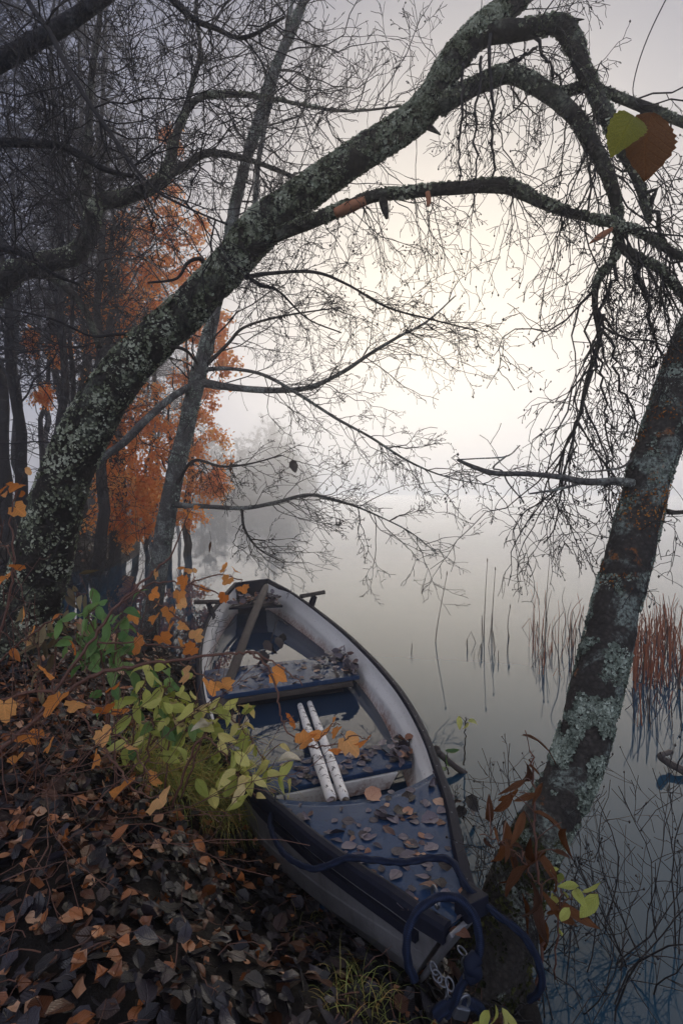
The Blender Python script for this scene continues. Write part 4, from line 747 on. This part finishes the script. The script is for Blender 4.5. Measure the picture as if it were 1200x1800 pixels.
for i, p in enumerate([P(812, 1672, 1.09), P(818, 1690, 1.085), P(816, 1708, 1.085)]): add('chain_link', link(p, (.1, 0, 1) if i else (.8, 0, -.6), (1, 0, .1) if i % 2 else (.3, 1, 0)), chain)
for ch in chain.children: ch.location = -chain.location
pl = thing('padlock', 'dark steel padlock lying under the rope end', 'padlock', P(812, 1785, 1.08))
x, y = .017, .014
o = slab('body', [(-x, 0, y), (x, 0, y), (x, 0, -y), (-x, 0, -y)], .018, M['steel'], pl, up=(0, -1, 0), bev=.004); o.rotation_euler = (0, .4, .2)
v, f = tube(spline([(-.010, .009, .012), (-.010, .009, .027), (0, .009, .036), (.010, .009, .027), (.010, .009, .012)], 18), .004, 8); o = add('shackle', mesh('shackle', v, f, M['steel'], smooth=True), pl); o.rotation_euler = (0, .4, .2)

# ------------------------------------------------------------------ shrubs and leafy plants
rs = np.random.default_rng(91)
O_SET = leafset(M['orange_leaf'], 16, lobed, 'leaf', 71); O2_SET = leafset(M['orange_leaf'], 8, plain, 'leaf', 72)
GR_SET = leafset(M['green_leaf'], 12, plain, 'leaf', 73); Y_SET = leafset(M['yellow_leaf'], 16, plain, 'leaf', 74); TAN_SET = leafset(M['tan_leaf'], 10, lance, 'leaf', 75); BR_SET = leafset(M['brown_leaf'], 10, lance, 'leaf', 76); DK_SET = leafset(M['dark_leaf'], 6, alder, 'leaf', 77)
def leafy(name, label, cat, stems, leaves, mesh_sets, stem_mat, stem_r=1., extra=0, ex_px=(28, 45), droop=.5, stalk=.0013, face=.45, group=None, far=90, lsc=.9):
    """stems: pixel paths with depth (x, y, width, depth); leaves: (x, y, length in pixels)"""
    base = P(*[stems[0][0][i] for i in (0, 1)], stems[0][0][3]); o = thing(name, label, cat, base, group); cs = []; mg = Merge()
    for k, st in enumerate(stems):
        c = px_path(st, max(14, len(st) * 6)); c[:, :3] += rs.normal(0, .003, (len(c), 3)); c[:, 3] *= stem_r; cs.append(c); v, f = tube(c[:, :3] - base, c[:, 3], 7, .1, 40); add('stem', mesh('stem', v, f, stem_mat, smooth=True), o)
    al = np.concatenate(cs); pxs = np.array([((q - CAM) @ RT, (q - CAM) @ UP, (q - CAM) @ FW) for q in al[:, :3]]); px = 600 + F * pxs[:, 0] / pxs[:, 2]; py = 900 - F * pxs[:, 1] / pxs[:, 2]
    L = list(leaves)
    for _ in range(extra):
        i = rs.integers(len(al) // 6, len(al)); L.append((px[i] + rs.normal(0, 26), py[i] + rs.normal(0, 22), rs.uniform(*ex_px)))
    stk = []
    for x, y, s in L:
        i = int(np.argmin((px - x) ** 2 + (py - y) ** 2)); d = pxs[i, 2] + rs.normal(0, .04); c0 = P(x, y, d); l = s * d / F * lsc; out = c0 - al[i, :3]; tip = nrm(nrm(out + 1e-6) * .7 + rs.normal(0, .35, 3) + np.array((0, 0, -droop)))
        nor = nrm(-FW * face + np.array((0, 0, .7)) + rs.normal(0, .45, 3)); st_ = mesh_sets[rs.integers(len(mesh_sets))]; p0 = c0 - tip * l * .45
        add('leaf', st_[rs.integers(len(st_))], o, M=place(p0 - base, tip, nor, l)); q0 = al[i, :3]; m_ = (q0 + p0) / 2 + np.array((0, 0, .012)); tq = np.linspace(0, 1, 7)[:, None]; stk.append(q0 * (1 - tq) ** 2 + 2 * m_ * tq * (1 - tq) + p0 * tq ** 2)
    if stk:
        stk = np.array(stk) - base; v, f = tubes(stk, np.full(stk.shape[:2], stalk), 4); mg.add(v, f); add('stalks', mg.mesh('stalks', stem_mat), o, kind='stuff')
    return o, cs
leafy('currant_shrub', 'orange-leaved shrub whose long cane arches over the boat', 'shrub',
      [[(-30, 1345, 12, 1.75), (60, 1270, 11, 1.75), (150, 1195, 10, 1.78), (230, 1172, 8, 1.8), (310, 1160, 7, 1.8), (400, 1150, 6, 1.8), (440, 1147, 6, 1.8), (480, 1165, 4, 1.75), (532, 1203, 3, 1.7)],
       [(440, 1147, 6, 1.8), (470, 1172, 5, 1.76), (487, 1215, 5, 1.72), (494, 1258, 4, 1.7), (512, 1295, 4, 1.66), (545, 1313, 4, 1.62), (590, 1308, 3, 1.6), (618, 1293, 3, 1.58), (645, 1300, 2, 1.56)],
       [(545, 1313, 3, 1.62), (570, 1290, 2, 1.6), (592, 1270, 2, 1.6)], [(310, 1160, 4, 1.8), (350, 1185, 3, 1.78), (385, 1200, 2, 1.76)]],
      [(487, 1185, 40), (537, 1302, 50), (564, 1294, 48), (584, 1272, 32), (612, 1306, 52), (641, 1305, 42), (593, 1320, 40), (515, 1266, 36), (592, 1285, 30), (329, 1187, 44), (367, 1208, 48), (394, 1204, 46), (246, 1133, 46)], [O_SET], M['cane'])
leafy('currant_shrub', 'upright orange-leaved shrub between the slim grey tree and the boat', 'shrub',
      [[(62, 1262, 9, 1.9), (137, 1160, 8, 1.95), (200, 1072, 7, 2.0), (262, 1014, 6, 2.05), (303, 972, 4, 2.1), (330, 905, 3, 2.1)], [(215, 1058, 5, 2.0), (270, 1025, 4, 2.05), (330, 1026, 4, 2.05), (395, 1048, 3, 2.0)], [(170, 1130, 5, 1.95), (240, 1130, 4, 1.95), (300, 1138, 4, 1.95), (350, 1135, 3, 1.95)],
       [(240, 1035, 4, 2.0), (290, 1070, 4, 2.0), (330, 1100, 3, 2.0)], [(330, 1026, 4, 2.05), (385, 1010, 3, 2.05), (425, 1020, 3, 2.05)]],
      [(271, 1044, 42), (277, 1062, 32), (273, 1087, 40), (296, 1077, 46), (300, 1104, 44), (287, 1123, 52), (323, 1100, 40), (317, 1133, 40), (337, 1142, 44), (344, 1119, 44), (321, 1062, 38), (325, 1021, 46), (315, 1046, 38), (360, 1037, 36), (394, 1050, 34), (400, 1020, 34), (396, 999, 34), (414, 1004, 34), (427, 1035, 40), (335, 1002, 36), (321, 1000, 34), (273, 1008, 30), (237, 1083, 38), (330, 903, 36), (345, 893, 20)], [O_SET], M['cane'], lsc=.7)
leafy('currant_shrub', 'low orange-leaved shrub trailing over leaf litter at left edge', 'shrub',
      [[(-20, 1240, 8, 1.6), (60, 1215, 7, 1.62), (120, 1225, 6, 1.65), (185, 1245, 4, 1.65), (215, 1255, 3, 1.65)], [(120, 1225, 5, 1.65), (160, 1280, 5, 1.58), (200, 1340, 5, 1.52), (240, 1390, 4, 1.45), (285, 1405, 3, 1.4)], [(-20, 1300, 5, 1.6), (40, 1290, 4, 1.6), (90, 1300, 3, 1.6)], [(60, 1215, 4, 1.62), (80, 1190, 3, 1.65), (130, 1140, 3, 1.7)], [(160, 1280, 4, 1.58), (220, 1300, 3, 1.56), (265, 1365, 3, 1.5)]],
      [(79, 1183, 46), (133, 1137, 34), (100, 1233, 62), (133, 1238, 46), (183, 1250, 48), (212, 1250, 40), (200, 1208, 38), (183, 1292, 46), (54, 1296, 58), (8, 1246, 56), (167, 1333, 40), (267, 1371, 44), (217, 1387, 58), (283, 1408, 66), (231, 1316, 36), (90, 1310, 36), (30, 1335, 36)], [O_SET], M['cane'])
leafy('currant_shrub', 'thin orange-leaved shrub in front of the leaning trunk at left edge', 'shrub',
      [[(-20, 1180, 7, 2.2), (10, 1080, 6, 2.2), (25, 990, 5, 2.2), (20, 900, 4, 2.2), (35, 850, 3, 2.2)], [(-20, 1180, 6, 2.2), (50, 1120, 5, 2.15), (110, 1080, 3, 2.1)], [(-30, 1000, 4, 2.2), (10, 960, 3, 2.2), (45, 1060, 2, 2.2)]],
      [(54, 829, 34), (8, 858, 40), (30, 855, 36), (33, 896, 38), (29, 996, 36), (20, 1010, 30), (44, 1079, 34), (25, 1150, 34), (5, 1020, 26), (60, 1110, 24), (100, 1085, 26), (12, 870, 30), (46, 1130, 26), (40, 870, 30)], [O_SET, O2_SET], M['cane'])
leafy('leafy_plant', 'yellow-green leafy plant leaning over the boat side by the rope hook', 'plant',
      [[(300, 1420, 6, 1.75), (335, 1330, 6, 1.76), (360, 1294, 5, 1.76), (392, 1323, 4, 1.72), (408, 1347, 4, 1.7), (427, 1377, 3, 1.67), (448, 1398, 3, 1.65)], [(320, 1400, 5, 1.8), (360, 1290, 5, 1.85), (400, 1262, 4, 1.85), (440, 1300, 3, 1.8), (465, 1340, 3, 1.78), (482, 1365, 2, 1.76)], [(290, 1400, 5, 1.85), (300, 1290, 4, 1.88), (330, 1262, 4, 1.88), (380, 1245, 3, 1.86)]],
      [(397, 1298, 42), (424, 1334, 44), (377, 1331, 40), (384, 1353, 34), (411, 1382, 56), (405, 1355, 46), (429, 1406, 50), (456, 1397, 26), (440, 1377, 36), (463, 1339, 36), (480, 1361, 36), (432, 1361, 34), (447, 1318, 32), (436, 1290, 34), (411, 1281, 34), (411, 1262, 44), (397, 1257, 40), (377, 1265, 44), (357, 1275, 40), (405, 1238, 38), (363, 1249, 36), (387, 1249, 36), (349, 1259, 40), (333, 1267, 38), (300, 1245, 34)], [Y_SET], M['cane'], extra=85, ex_px=(28, 50))
leafy('leafy_plant', 'olive-green leafy plant in the middle of the undergrowth above grass tuft', 'plant',
      [[(250, 1420, 6, 1.9), (262, 1310, 5, 1.92), (280, 1240, 4, 1.95), (300, 1200, 3, 1.95)], [(230, 1400, 5, 1.95), (235, 1290, 4, 1.98), (250, 1210, 3, 2.0), (262, 1180, 3, 2.0)], [(262, 1310, 4, 1.92), (300, 1280, 3, 1.9), (330, 1290, 2, 1.88)]],
      [(295, 1251, 46), (284, 1227, 50), (291, 1203, 40), (269, 1193, 40), (239, 1177, 34), (261, 1177, 34), (277, 1254, 40), (293, 1283, 56), (248, 1291, 54), (307, 1242, 34), (225, 1230, 40), (240, 1255, 42), (262, 1280, 44)], [Y_SET[:8], Y_SET[4:12], GR_SET], M['cane'], extra=75, ex_px=(30, 50))
leafy('leafy_plant', 'bright green leafy plant at the foot of the leaning trunk', 'plant',
      [[(190, 1300, 6, 2.05), (185, 1200, 5, 2.08), (170, 1120, 4, 2.1), (155, 1080, 3, 2.1)], [(190, 1300, 6, 2.05), (200, 1190, 5, 2.05), (205, 1120, 4, 2.05), (212, 1085, 3, 2.05)], [(185, 1200, 4, 2.08), (150, 1150, 3, 2.1), (135, 1125, 3, 2.1)]],
      [(147, 1082, 32), (162, 1082, 32), (152, 1102, 44), (165, 1105, 44), (190, 1092, 36), (207, 1085, 34), (212, 1097, 36), (225, 1102, 36), (190, 1110, 50), (217, 1120, 42), (160, 1130, 48), (140, 1130, 42), (180, 1135, 54), (200, 1138, 44), (225, 1140, 38), (170, 1160, 44), (200, 1165, 44), (150, 1165, 40), (220, 1170, 40)], [GR_SET], M['cane'], extra=50, ex_px=(30, 48))
leafy('wilted_plant', 'wilted tan plant with shrivelled leaves left of the bright green plant', 'plant',
      [[(90, 1280, 6, 2.2), (95, 1180, 5, 2.25), (105, 1110, 4, 2.25), (130, 1050, 3, 2.25), (150, 1045, 2, 2.25)], [(80, 1270, 5, 2.2), (70, 1160, 4, 2.2), (75, 1105, 3, 2.2), (50, 1110, 2, 2.2)]],
      [(140, 1055, 40), (125, 1060, 46), (150, 1062, 40), (115, 1085, 44), (132, 1038, 34), (90, 1110, 44), (70, 1112, 44), (55, 1120, 40), (95, 1130, 44), (80, 1140, 44)], [TAN_SET], M['cane'], extra=18, ex_px=(36, 56), droop=1.)
leafy('wilted_plant', 'rust-brown wilted willowherb standing before the right tree base', 'plant',
      [[(945, 1760, 8, 1.28), (955, 1650, 7, 1.28), (948, 1560, 6, 1.28), (940, 1460, 6, 1.29), (940, 1400, 5, 1.3), (932, 1320, 4, 1.3)], [(948, 1560, 3, 1.28), (905, 1500, 3, 1.27), (860, 1470, 2, 1.27)]],
      [(915, 1455, 70), (965, 1440, 70), (900, 1480, 50), (930, 1510, 70), (985, 1470, 60), (905, 1540, 80), (960, 1520, 70), (920, 1590, 90), (975, 1600, 80), (945, 1620, 90), (955, 1650, 80), (925, 1400, 50), (945, 1395, 50), (975, 1560, 60), (850, 1478, 36), (870, 1465, 30), (930, 1370, 30), (938, 1350, 26), (930, 1335, 20), (990, 1500, 46)], [BR_SET], M['cane'], extra=16, ex_px=(44, 80), droop=1.2)
leafy('leafy_sprig', 'pale green sprig growing right of the rust-brown willowherb', 'plant',
      [[(975, 1720, 4, 1.3), (980, 1620, 4, 1.28), (985, 1560, 3, 1.27)], [(980, 1600, 3, 1.28), (1010, 1570, 3, 1.26), (1040, 1570, 2, 1.25)]],
      [(985, 1545, 40), (1000, 1558, 40), (992, 1575, 36), (1015, 1575, 44), (1040, 1565, 40), (1035, 1590, 60), (990, 1610, 40), (975, 1585, 34), (982, 1640, 30), (970, 1530, 26)], [Y_SET[:9]], M['cane'], droop=.8)
leafy('leafy_sprig', 'small yellow-leaved sprig at the bottom edge under the padlock', 'plant', [[(870, 1830, 5, 1.1), (865, 1795, 4, 1.1), (880, 1785, 3, 1.1)]], [(850, 1790, 40), (870, 1788, 40), (895, 1792, 44), (885, 1800, 40), (842, 1802, 30)], [Y_SET[6:12]], M['cane'])
leafy('water_seedling', 'seedling with two yellowish leaves standing in the lake right of boat', 'plant', [[(815, 1345, 4, 2.6), (817, 1300, 3, 2.6), (818, 1262, 3, 2.6)]], [(808, 1270, 26), (832, 1268, 26), (818, 1276, 18)], [Y_SET[5:12]], M['twig'], droop=.3)
leafy('water_seedling', 'small green sprig beside the stick poking from the water', 'plant', [[(788, 1362, 3, 2.35), (784, 1345, 3, 2.35), (786, 1322, 2, 2.35)]], [(783, 1338, 28), (794, 1322, 28), (778, 1352, 28)], [GR_SET], M['twig'], droop=.2)
leafy('water_seedling', 'dark-leaved sprig on the water beside the foredeck', 'plant', [[(812, 1440, 3, 2.1), (815, 1425, 3, 2.1), (816, 1400, 2, 2.1)]], [(800, 1405, 36), (830, 1408, 34), (808, 1425, 30), (828, 1425, 30)], [DK_SET], M['twig'], droop=.1)
v, f = tube(spline([G(828, 1366, -.03), G(800, 1348, .03), G(772, 1325, .08), G(766, 1318, .12)], 20), np.linspace(.012, .02, 20), 9, .2, 20); add('drift_stick', mesh('drift_stick', v, f, M['grey_wood'], smooth=True), label='dark stick poking out of the lake right of the boat', cat='stick')
v, f = tube(spline([G(1230, 1372, .0), G(1190, 1350, .03), G(1165, 1335, .05), G(1160, 1328, .08), G(1178, 1322, .06)], 24), np.linspace(.02, .012, 24), 9, .25, 20); add('sunken_branch', mesh('sunken_branch', v, f, M['grey_wood'], smooth=True), label='dark branch breaking the water surface at the right edge', cat='branch')

leafy('dead_sprig', 'shrivelled dark leaves caught against the old grey spar', 'sprig', [[(505, 1098, 3, 3.9), (488, 1090, 3, 3.85), (478, 1120, 3, 3.75), (462, 1150, 3, 3.6), (452, 1180, 2, 3.5)], [(478, 1120, 2, 3.75), (500, 1125, 2, 3.75)]], [(470, 1135, 26), (480, 1140, 26), (462, 1155, 28), (490, 1128, 24), (452, 1178, 24), (446, 1190, 22), (497, 1122, 22)], [DK_SET], M['twig'], droop=1.)
# leaf on the limbs: two big leaves hanging close to the camera, and a few single ones
hang = thing('hanging_leaves', 'yellow-green and brown leaf pair hanging close at upper right', 'leaf pair', P(1120, 190, .62))
b0 = P(1120, 190, .62)
M['near_green'] = leafmat('near_green_leaf', [(0, (.20, .21, .03)), (1, (.34, .34, .05))], .5, .4, .6, .3, 1., dirt=.9, vm=.3); M['near_brown'] = leafmat('near_brown_leaf', [(0, (.14, .06, .02)), (1, (.20, .09, .03))], .5, .4, .6, .3, 1., dirt=.9, vm=.3)
rr_ = np.random.default_rng(8)
for nm, mt, tipx, tipy, d, s in (('green', 'near_green', 1070, 256, .60, 92), ('brown', 'near_brown', 1108, 308, .62, 128)):
    v, f, uv = ovate(rr_, 18, .41 if nm == 'green' else .37, .95, .05, .6, .25); me = mesh('leaf', v, [f], M[mt], uv, {'rnd': np.full(len(v), .6)}, True)
    st = P(1124, 192, d) if nm == 'green' else P(1146, 196, d); tip = P(tipx, tipy, d) - st; add('leaf', me, hang, M=place(st - b0, tip, -FW, np.linalg.norm(tip) * 1.0), label='yellow-green spotted leaf' if nm == 'green' else 'larger brown spotted leaf')
v, f = tube(spline([P(1146, 196, .62) - b0, P(1124, 188, .60) - b0, P(1112, 150, .66) - b0, P(1140, 60, .7) - b0, P(1200, -60, .75) - b0], 24), np.linspace(.0004, .0009, 24), 6); add('twig', mesh('twig', v, f, M['twig'], smooth=True), hang)
for k, (x, y, s, d, lab) in enumerate(((514, 820, 24, 3.9, 'single brown leaf hanging from the slim tree above the boat stern'), (405, 822, 20, 4.4, 'single reddish leaf hanging by the orange foliage edge'), (369, 962, 20, 4.4, 'small brown leaf hanging low over the inlet by the slim trunk'))):
    o = thing('hanging_leaf', lab, 'leaf', P(x, y - s * .5, d)); b0 = P(x, y - s * .5, d); add('blade', BR_SET[k] if k else DK_SET[5], o, M=place((0, 0, 0), (.15, 0, -1), -FW, s * d / F)); v, f = tube(np.array([(0, 0, 0), (.01, 0, .03), (0, 0, .09)]), .0015, 5); add('stalk', mesh('stalk', v, f, M['twig']), o)

# ------------------------------------------------------------------ grass, bare bushes, reeds
def blades(name, centers, n, l0, l1, w, label, seed, lean=(.3, 0, .6)):
    rng = np.random.default_rng(seed); c = np.array(centers); i = rng.integers(0, len(c), n); st = c[i] + rng.normal(0, .05, (n, 3)) * (1, 1, 0); st[:, 2] = height(st[:, 0], st[:, 1]) - .01
    d = nrm(rng.normal(0, .45, (n, 3)) + np.array(lean)); pts, _ = grow(st, d, rng.uniform(l0, l1, n), np.full(n, 1.), 8, rng, .06, (.05, -.12, -.75), .0)
    T = nrm(np.gradient(pts, axis=1)); s = nrm(np.cross(T, rng.normal(size=(n, 1, 3)))); hw = (np.linspace(1, .08, 8)[None, :, None] * w * rng.uniform(.6, 1.3, (n, 1, 1))); V = np.stack([pts - s * hw, pts + s * hw], 2)
    b = (np.arange(n) * 16)[:, None, None]; j = (np.arange(7) * 2)[None, :, None]; q = np.concatenate([b + j, b + j + 1, b + j + 3, b + j + 2], 2).reshape(-1, 4); mg = Merge(); mg.add(V.reshape(-1, 3), [q], np.repeat(np.clip(rng.normal(.5, .25, n), 0, 1), 16))
    return add(name, mg.mesh(name, M['grass'], True), kind='stuff', label=label)
def gg(x, y):
    z = .3
    for _ in range(12): p = G(x, y, z); z = float(height(np.array([p[0]]), np.array([p[1]]))[0])
    return p
blades('grass', [gg(x, y) for x, y in ((300, 1390), (330, 1400), (360, 1405), (390, 1420), (280, 1370), (410, 1430), (350, 1370), (250, 1350), (430, 1440))], 1700, .18, .44, .0020, 'long arching grass under the yellow-green plant by the boat', 81, (.35, -.3, .7))
blades('grass', [gg(x, y) for x, y in ((640, 1775), (650, 1765), (630, 1785))], 150, .06, .14, .0012, 'small grass tuft among dark leaves at the bottom', 82, (0, 0, .9))
blades('grass', [gg(x, y) for x, y in ((440, 1570), (530, 1640), (560, 1660), (545, 1655))], 70, .04, .10, .0009, 'sparse dry grass wisps on the leaf litter', 83, (.1, 0, .5))
def bush(name, label, base_px, n, l0, l1, r, seed, up, spread, levels=[(5, .45, 6), (3, .5, 5)], mat='twig', rmin=.0012, buds=.3):
    rng = np.random.default_rng(seed); b = np.array([p for p in base_px]); o = thing(name, label, 'shrub', b[0]); i = rng.integers(0, len(b), n); st = b[i] + rng.normal(0, .03, (n, 3)) * (1, 1, 0); d = nrm(np.array(up) + rng.normal(0, spread, (n, 3)))
    k = n // 2
    for p_, d_, L_ in zip(st[:k], d[:k], rng.uniform(l0, l1, k)):
        mg, _ = brush(p_[None] - b[0], d_[None], np.array([L_]), np.array([r]), rng, levels, 12, (0, 0, .05), .22, .12, rmin, buds); add('stem', mg.mesh('stem', M[mat]), o)
    mg, _ = brush(st[k:] - b[0], d[k:], rng.uniform(l0, l1, n - k), np.full(n - k, r * .8), rng, levels, 12, (0, 0, .05), .22, .12, rmin, buds); add('twigs', mg.mesh('twigs', M[mat]), o, kind='stuff')
bush('bare_bush', 'bare dark twiggy bush standing in the water at lower right corner', [P(1010, 1790, 1.5), P(1080, 1800, 1.5), P(1150, 1780, 1.5), P(1200, 1760, 1.55), P(960, 1800, 1.45), P(1060, 1830, 1.4)], 30, .35, .8, .0032, 101, (.15, .15, 1), .32, rmin=.0013)
bush('bare_bush', 'bare dark twigs standing in the water left of the boat', [G(300, 1230), G(330, 1200), G(270, 1180), G(310, 1160), G(345, 1260)], 24, .3, .8, .004, 102, (.1, 0, 1), .4, rmin=.0018)
bush('bare_bush', 'tangle of thin bare stems between the leaning trunk and the inlet', [G(150, 1075, .1), G(190, 1060, .05), G(130, 1050, .15), G(215, 1090, .05), G(170, 1040, .05)], 26, .5, 1.5, .006, 103, (.25, .1, 1), .35, rmin=.0026)
bush('bare_bush', 'thin dark stems beside the bow and the right tree', [G(842, 1560, 0), G(830, 1520, 0), G(880, 1480, 0)], 9, .15, .4, .0022, 104, (.1, 0, 1), .25, rmin=.001)
bush('bare_bush', 'tangled bare undergrowth on the bank at far left', [P(-20, 1120, 3.6), P(20, 1060, 4.6), P(-40, 1030, 5), P(40, 1020, 5.4), P(-10, 1200, 2.6)], 34, .5, 1.5, .006, 105, (.1, 0, 1), .45, rmin=.003)
bush('bramble', 'thin brown bramble canes straggling over the leaf litter at left', [gg(20, 1420), gg(80, 1400), gg(140, 1440), gg(10, 1500), gg(120, 1360), gg(200, 1430)], 30, .35, .9, .0022, 106, (.35, -.2, .35), .5, [(3, .4, 6), (2, .5, 5)], 'cane', .0011, 0)
# reeds
def reedmesh(rng, bend, mat):
    h = 1.; c = [(0, 0, -.15), (.01, 0, .3)]
    if bend == 0: c += [(rng.normal(.03, .05), rng.normal(0, .04), .7), (rng.normal(.06, .09), rng.normal(0, .06), 1.)]
    elif bend == 1: a = rng.uniform(-1, 1); k = rng.uniform(.35, .65); c = [(0, 0, -.15), (.02 * a, 0, k), (.3 * a, .05, rng.uniform(-.03, .2))]
    else: a = rng.choice([-1, 1]); c = [(0, 0, -.1), (.12 * a, 0, .3), (.28 * a, .02, .02), (.36 * a, .02, -.08)]
    c = np.array(c, float); c = spline(c, 12) if bend == 0 else np.concatenate([c[:-1], c[-1:]]); v, f = tube(c, np.linspace(.0095, .004, len(c)), 5); return mesh('reed', v, f, mat)
rg = np.random.default_rng(111); RM = {m: [reedmesh(rg, b, M[m]) for b in (0, 0, 0, 0, 1, 1, 1, 2, 2)] for m in ('reed', 'reed_dark')}
def reed(x, y, sc, mat, k, lab, grp):
    p = G(x, y, 0); o = add('reed', RM[mat][k], label=lab, cat='reed', group=grp); o.location = p; o.scale = (sc * rg.uniform(.8, 1.2), sc, sc); o.rotation_euler = (rg.normal(0, .07), rg.normal(0, .07), rg.uniform(0, 6.28))
def tall(pts, lab):
    b = G(*pts[0]); d = (b - CAM) @ FW; c = spline([P(x, y, d) for x, y in pts], 14); c = np.vstack([c[0] - (0, 0, .12), c]); v, f = tube(c, np.linspace(.0052, .0026, 15), 5); o = thing('tall_reed', lab, 'reed', b); add('stalk', mesh('stalk', v - b, f, M['reed_dark']), o); v, f = tube(np.array([c[-1], c[-1] + (0, 0, .03)]) - b, [.007, .004], 6); add('seed_head', mesh('seed_head', v, f, M['reed_dark']), o)
tall([(765, 1128), (770, 1090), (785, 1010)], 'lone tall reed standing nearest the boat'); tall([(850, 1118), (852, 1060), (856, 987)], 'tallest reed of the open-water cluster'); tall([(864, 1112), (866, 1060), (870, 1002)], 'tall reed just right of the tallest in the cluster'); tall([(958, 1105), (960, 1050), (966, 975)], 'tall reed between the cluster and right-hand tree'); tall([(893, 1120), (892, 1095), (896, 1068)], 'short upright reed right of the cluster')
for x, y, k, s in ((722, 1146, 7, .3), (820, 1140, 8, .35), (838, 1130, 7, .4), (845, 1150, 8, .35), (868, 1150, 5, .4), (858, 1135, 4, .4), (830, 1160, 7, .25), (875, 1160, 8, .3), (848, 1125, 5, .45), (862, 1120, 6, .4), (890, 1150, 4, .3)): reed(x, y, s, 'reed_dark', k, 'bent dark reed of the open-water cluster right of the boat', 'bent reeds of the open-water cluster')
for i in range(85): reed(rg.uniform(925, 1075), rg.uniform(1095, 1190), rg.uniform(.15, .5), 'reed' if rg.random() < .75 else 'reed_dark', int(rg.integers(9)), 'thin broken reed in the bed left of the right-hand trunk', 'reeds left of the right-hand trunk')
for i in range(185): reed(rg.uniform(1108, 1240), rg.uniform(1105, 1215), rg.uniform(.25, .62), 'reed' if rg.random() < .85 else 'reed_dark', int(rg.integers(9)), 'thin rusty reed in the bed right of the right-hand trunk', 'reeds right of the right-hand trunk')
for i in range(16): reed(rg.uniform(1110, 1200), rg.uniform(1225, 1290), rg.uniform(.25, .4), 'reed' if rg.random() < .4 else 'reed_dark', int(rg.integers(4, 9)), 'folded dark reed in the near water at the right edge', 'folded reeds near the right edge')

# parts built in world space under placed roots: bring them back
for root in (T1, T2, T3, T4, T5, boat):
    for ch in root.children:
        ch.location = Vector(ch.location) - root.location
print('tris', sum(len(m.loops) - 2 * len(m.polygons) for m in bpy.data.meshes), 'objects', len(bpy.data.objects))
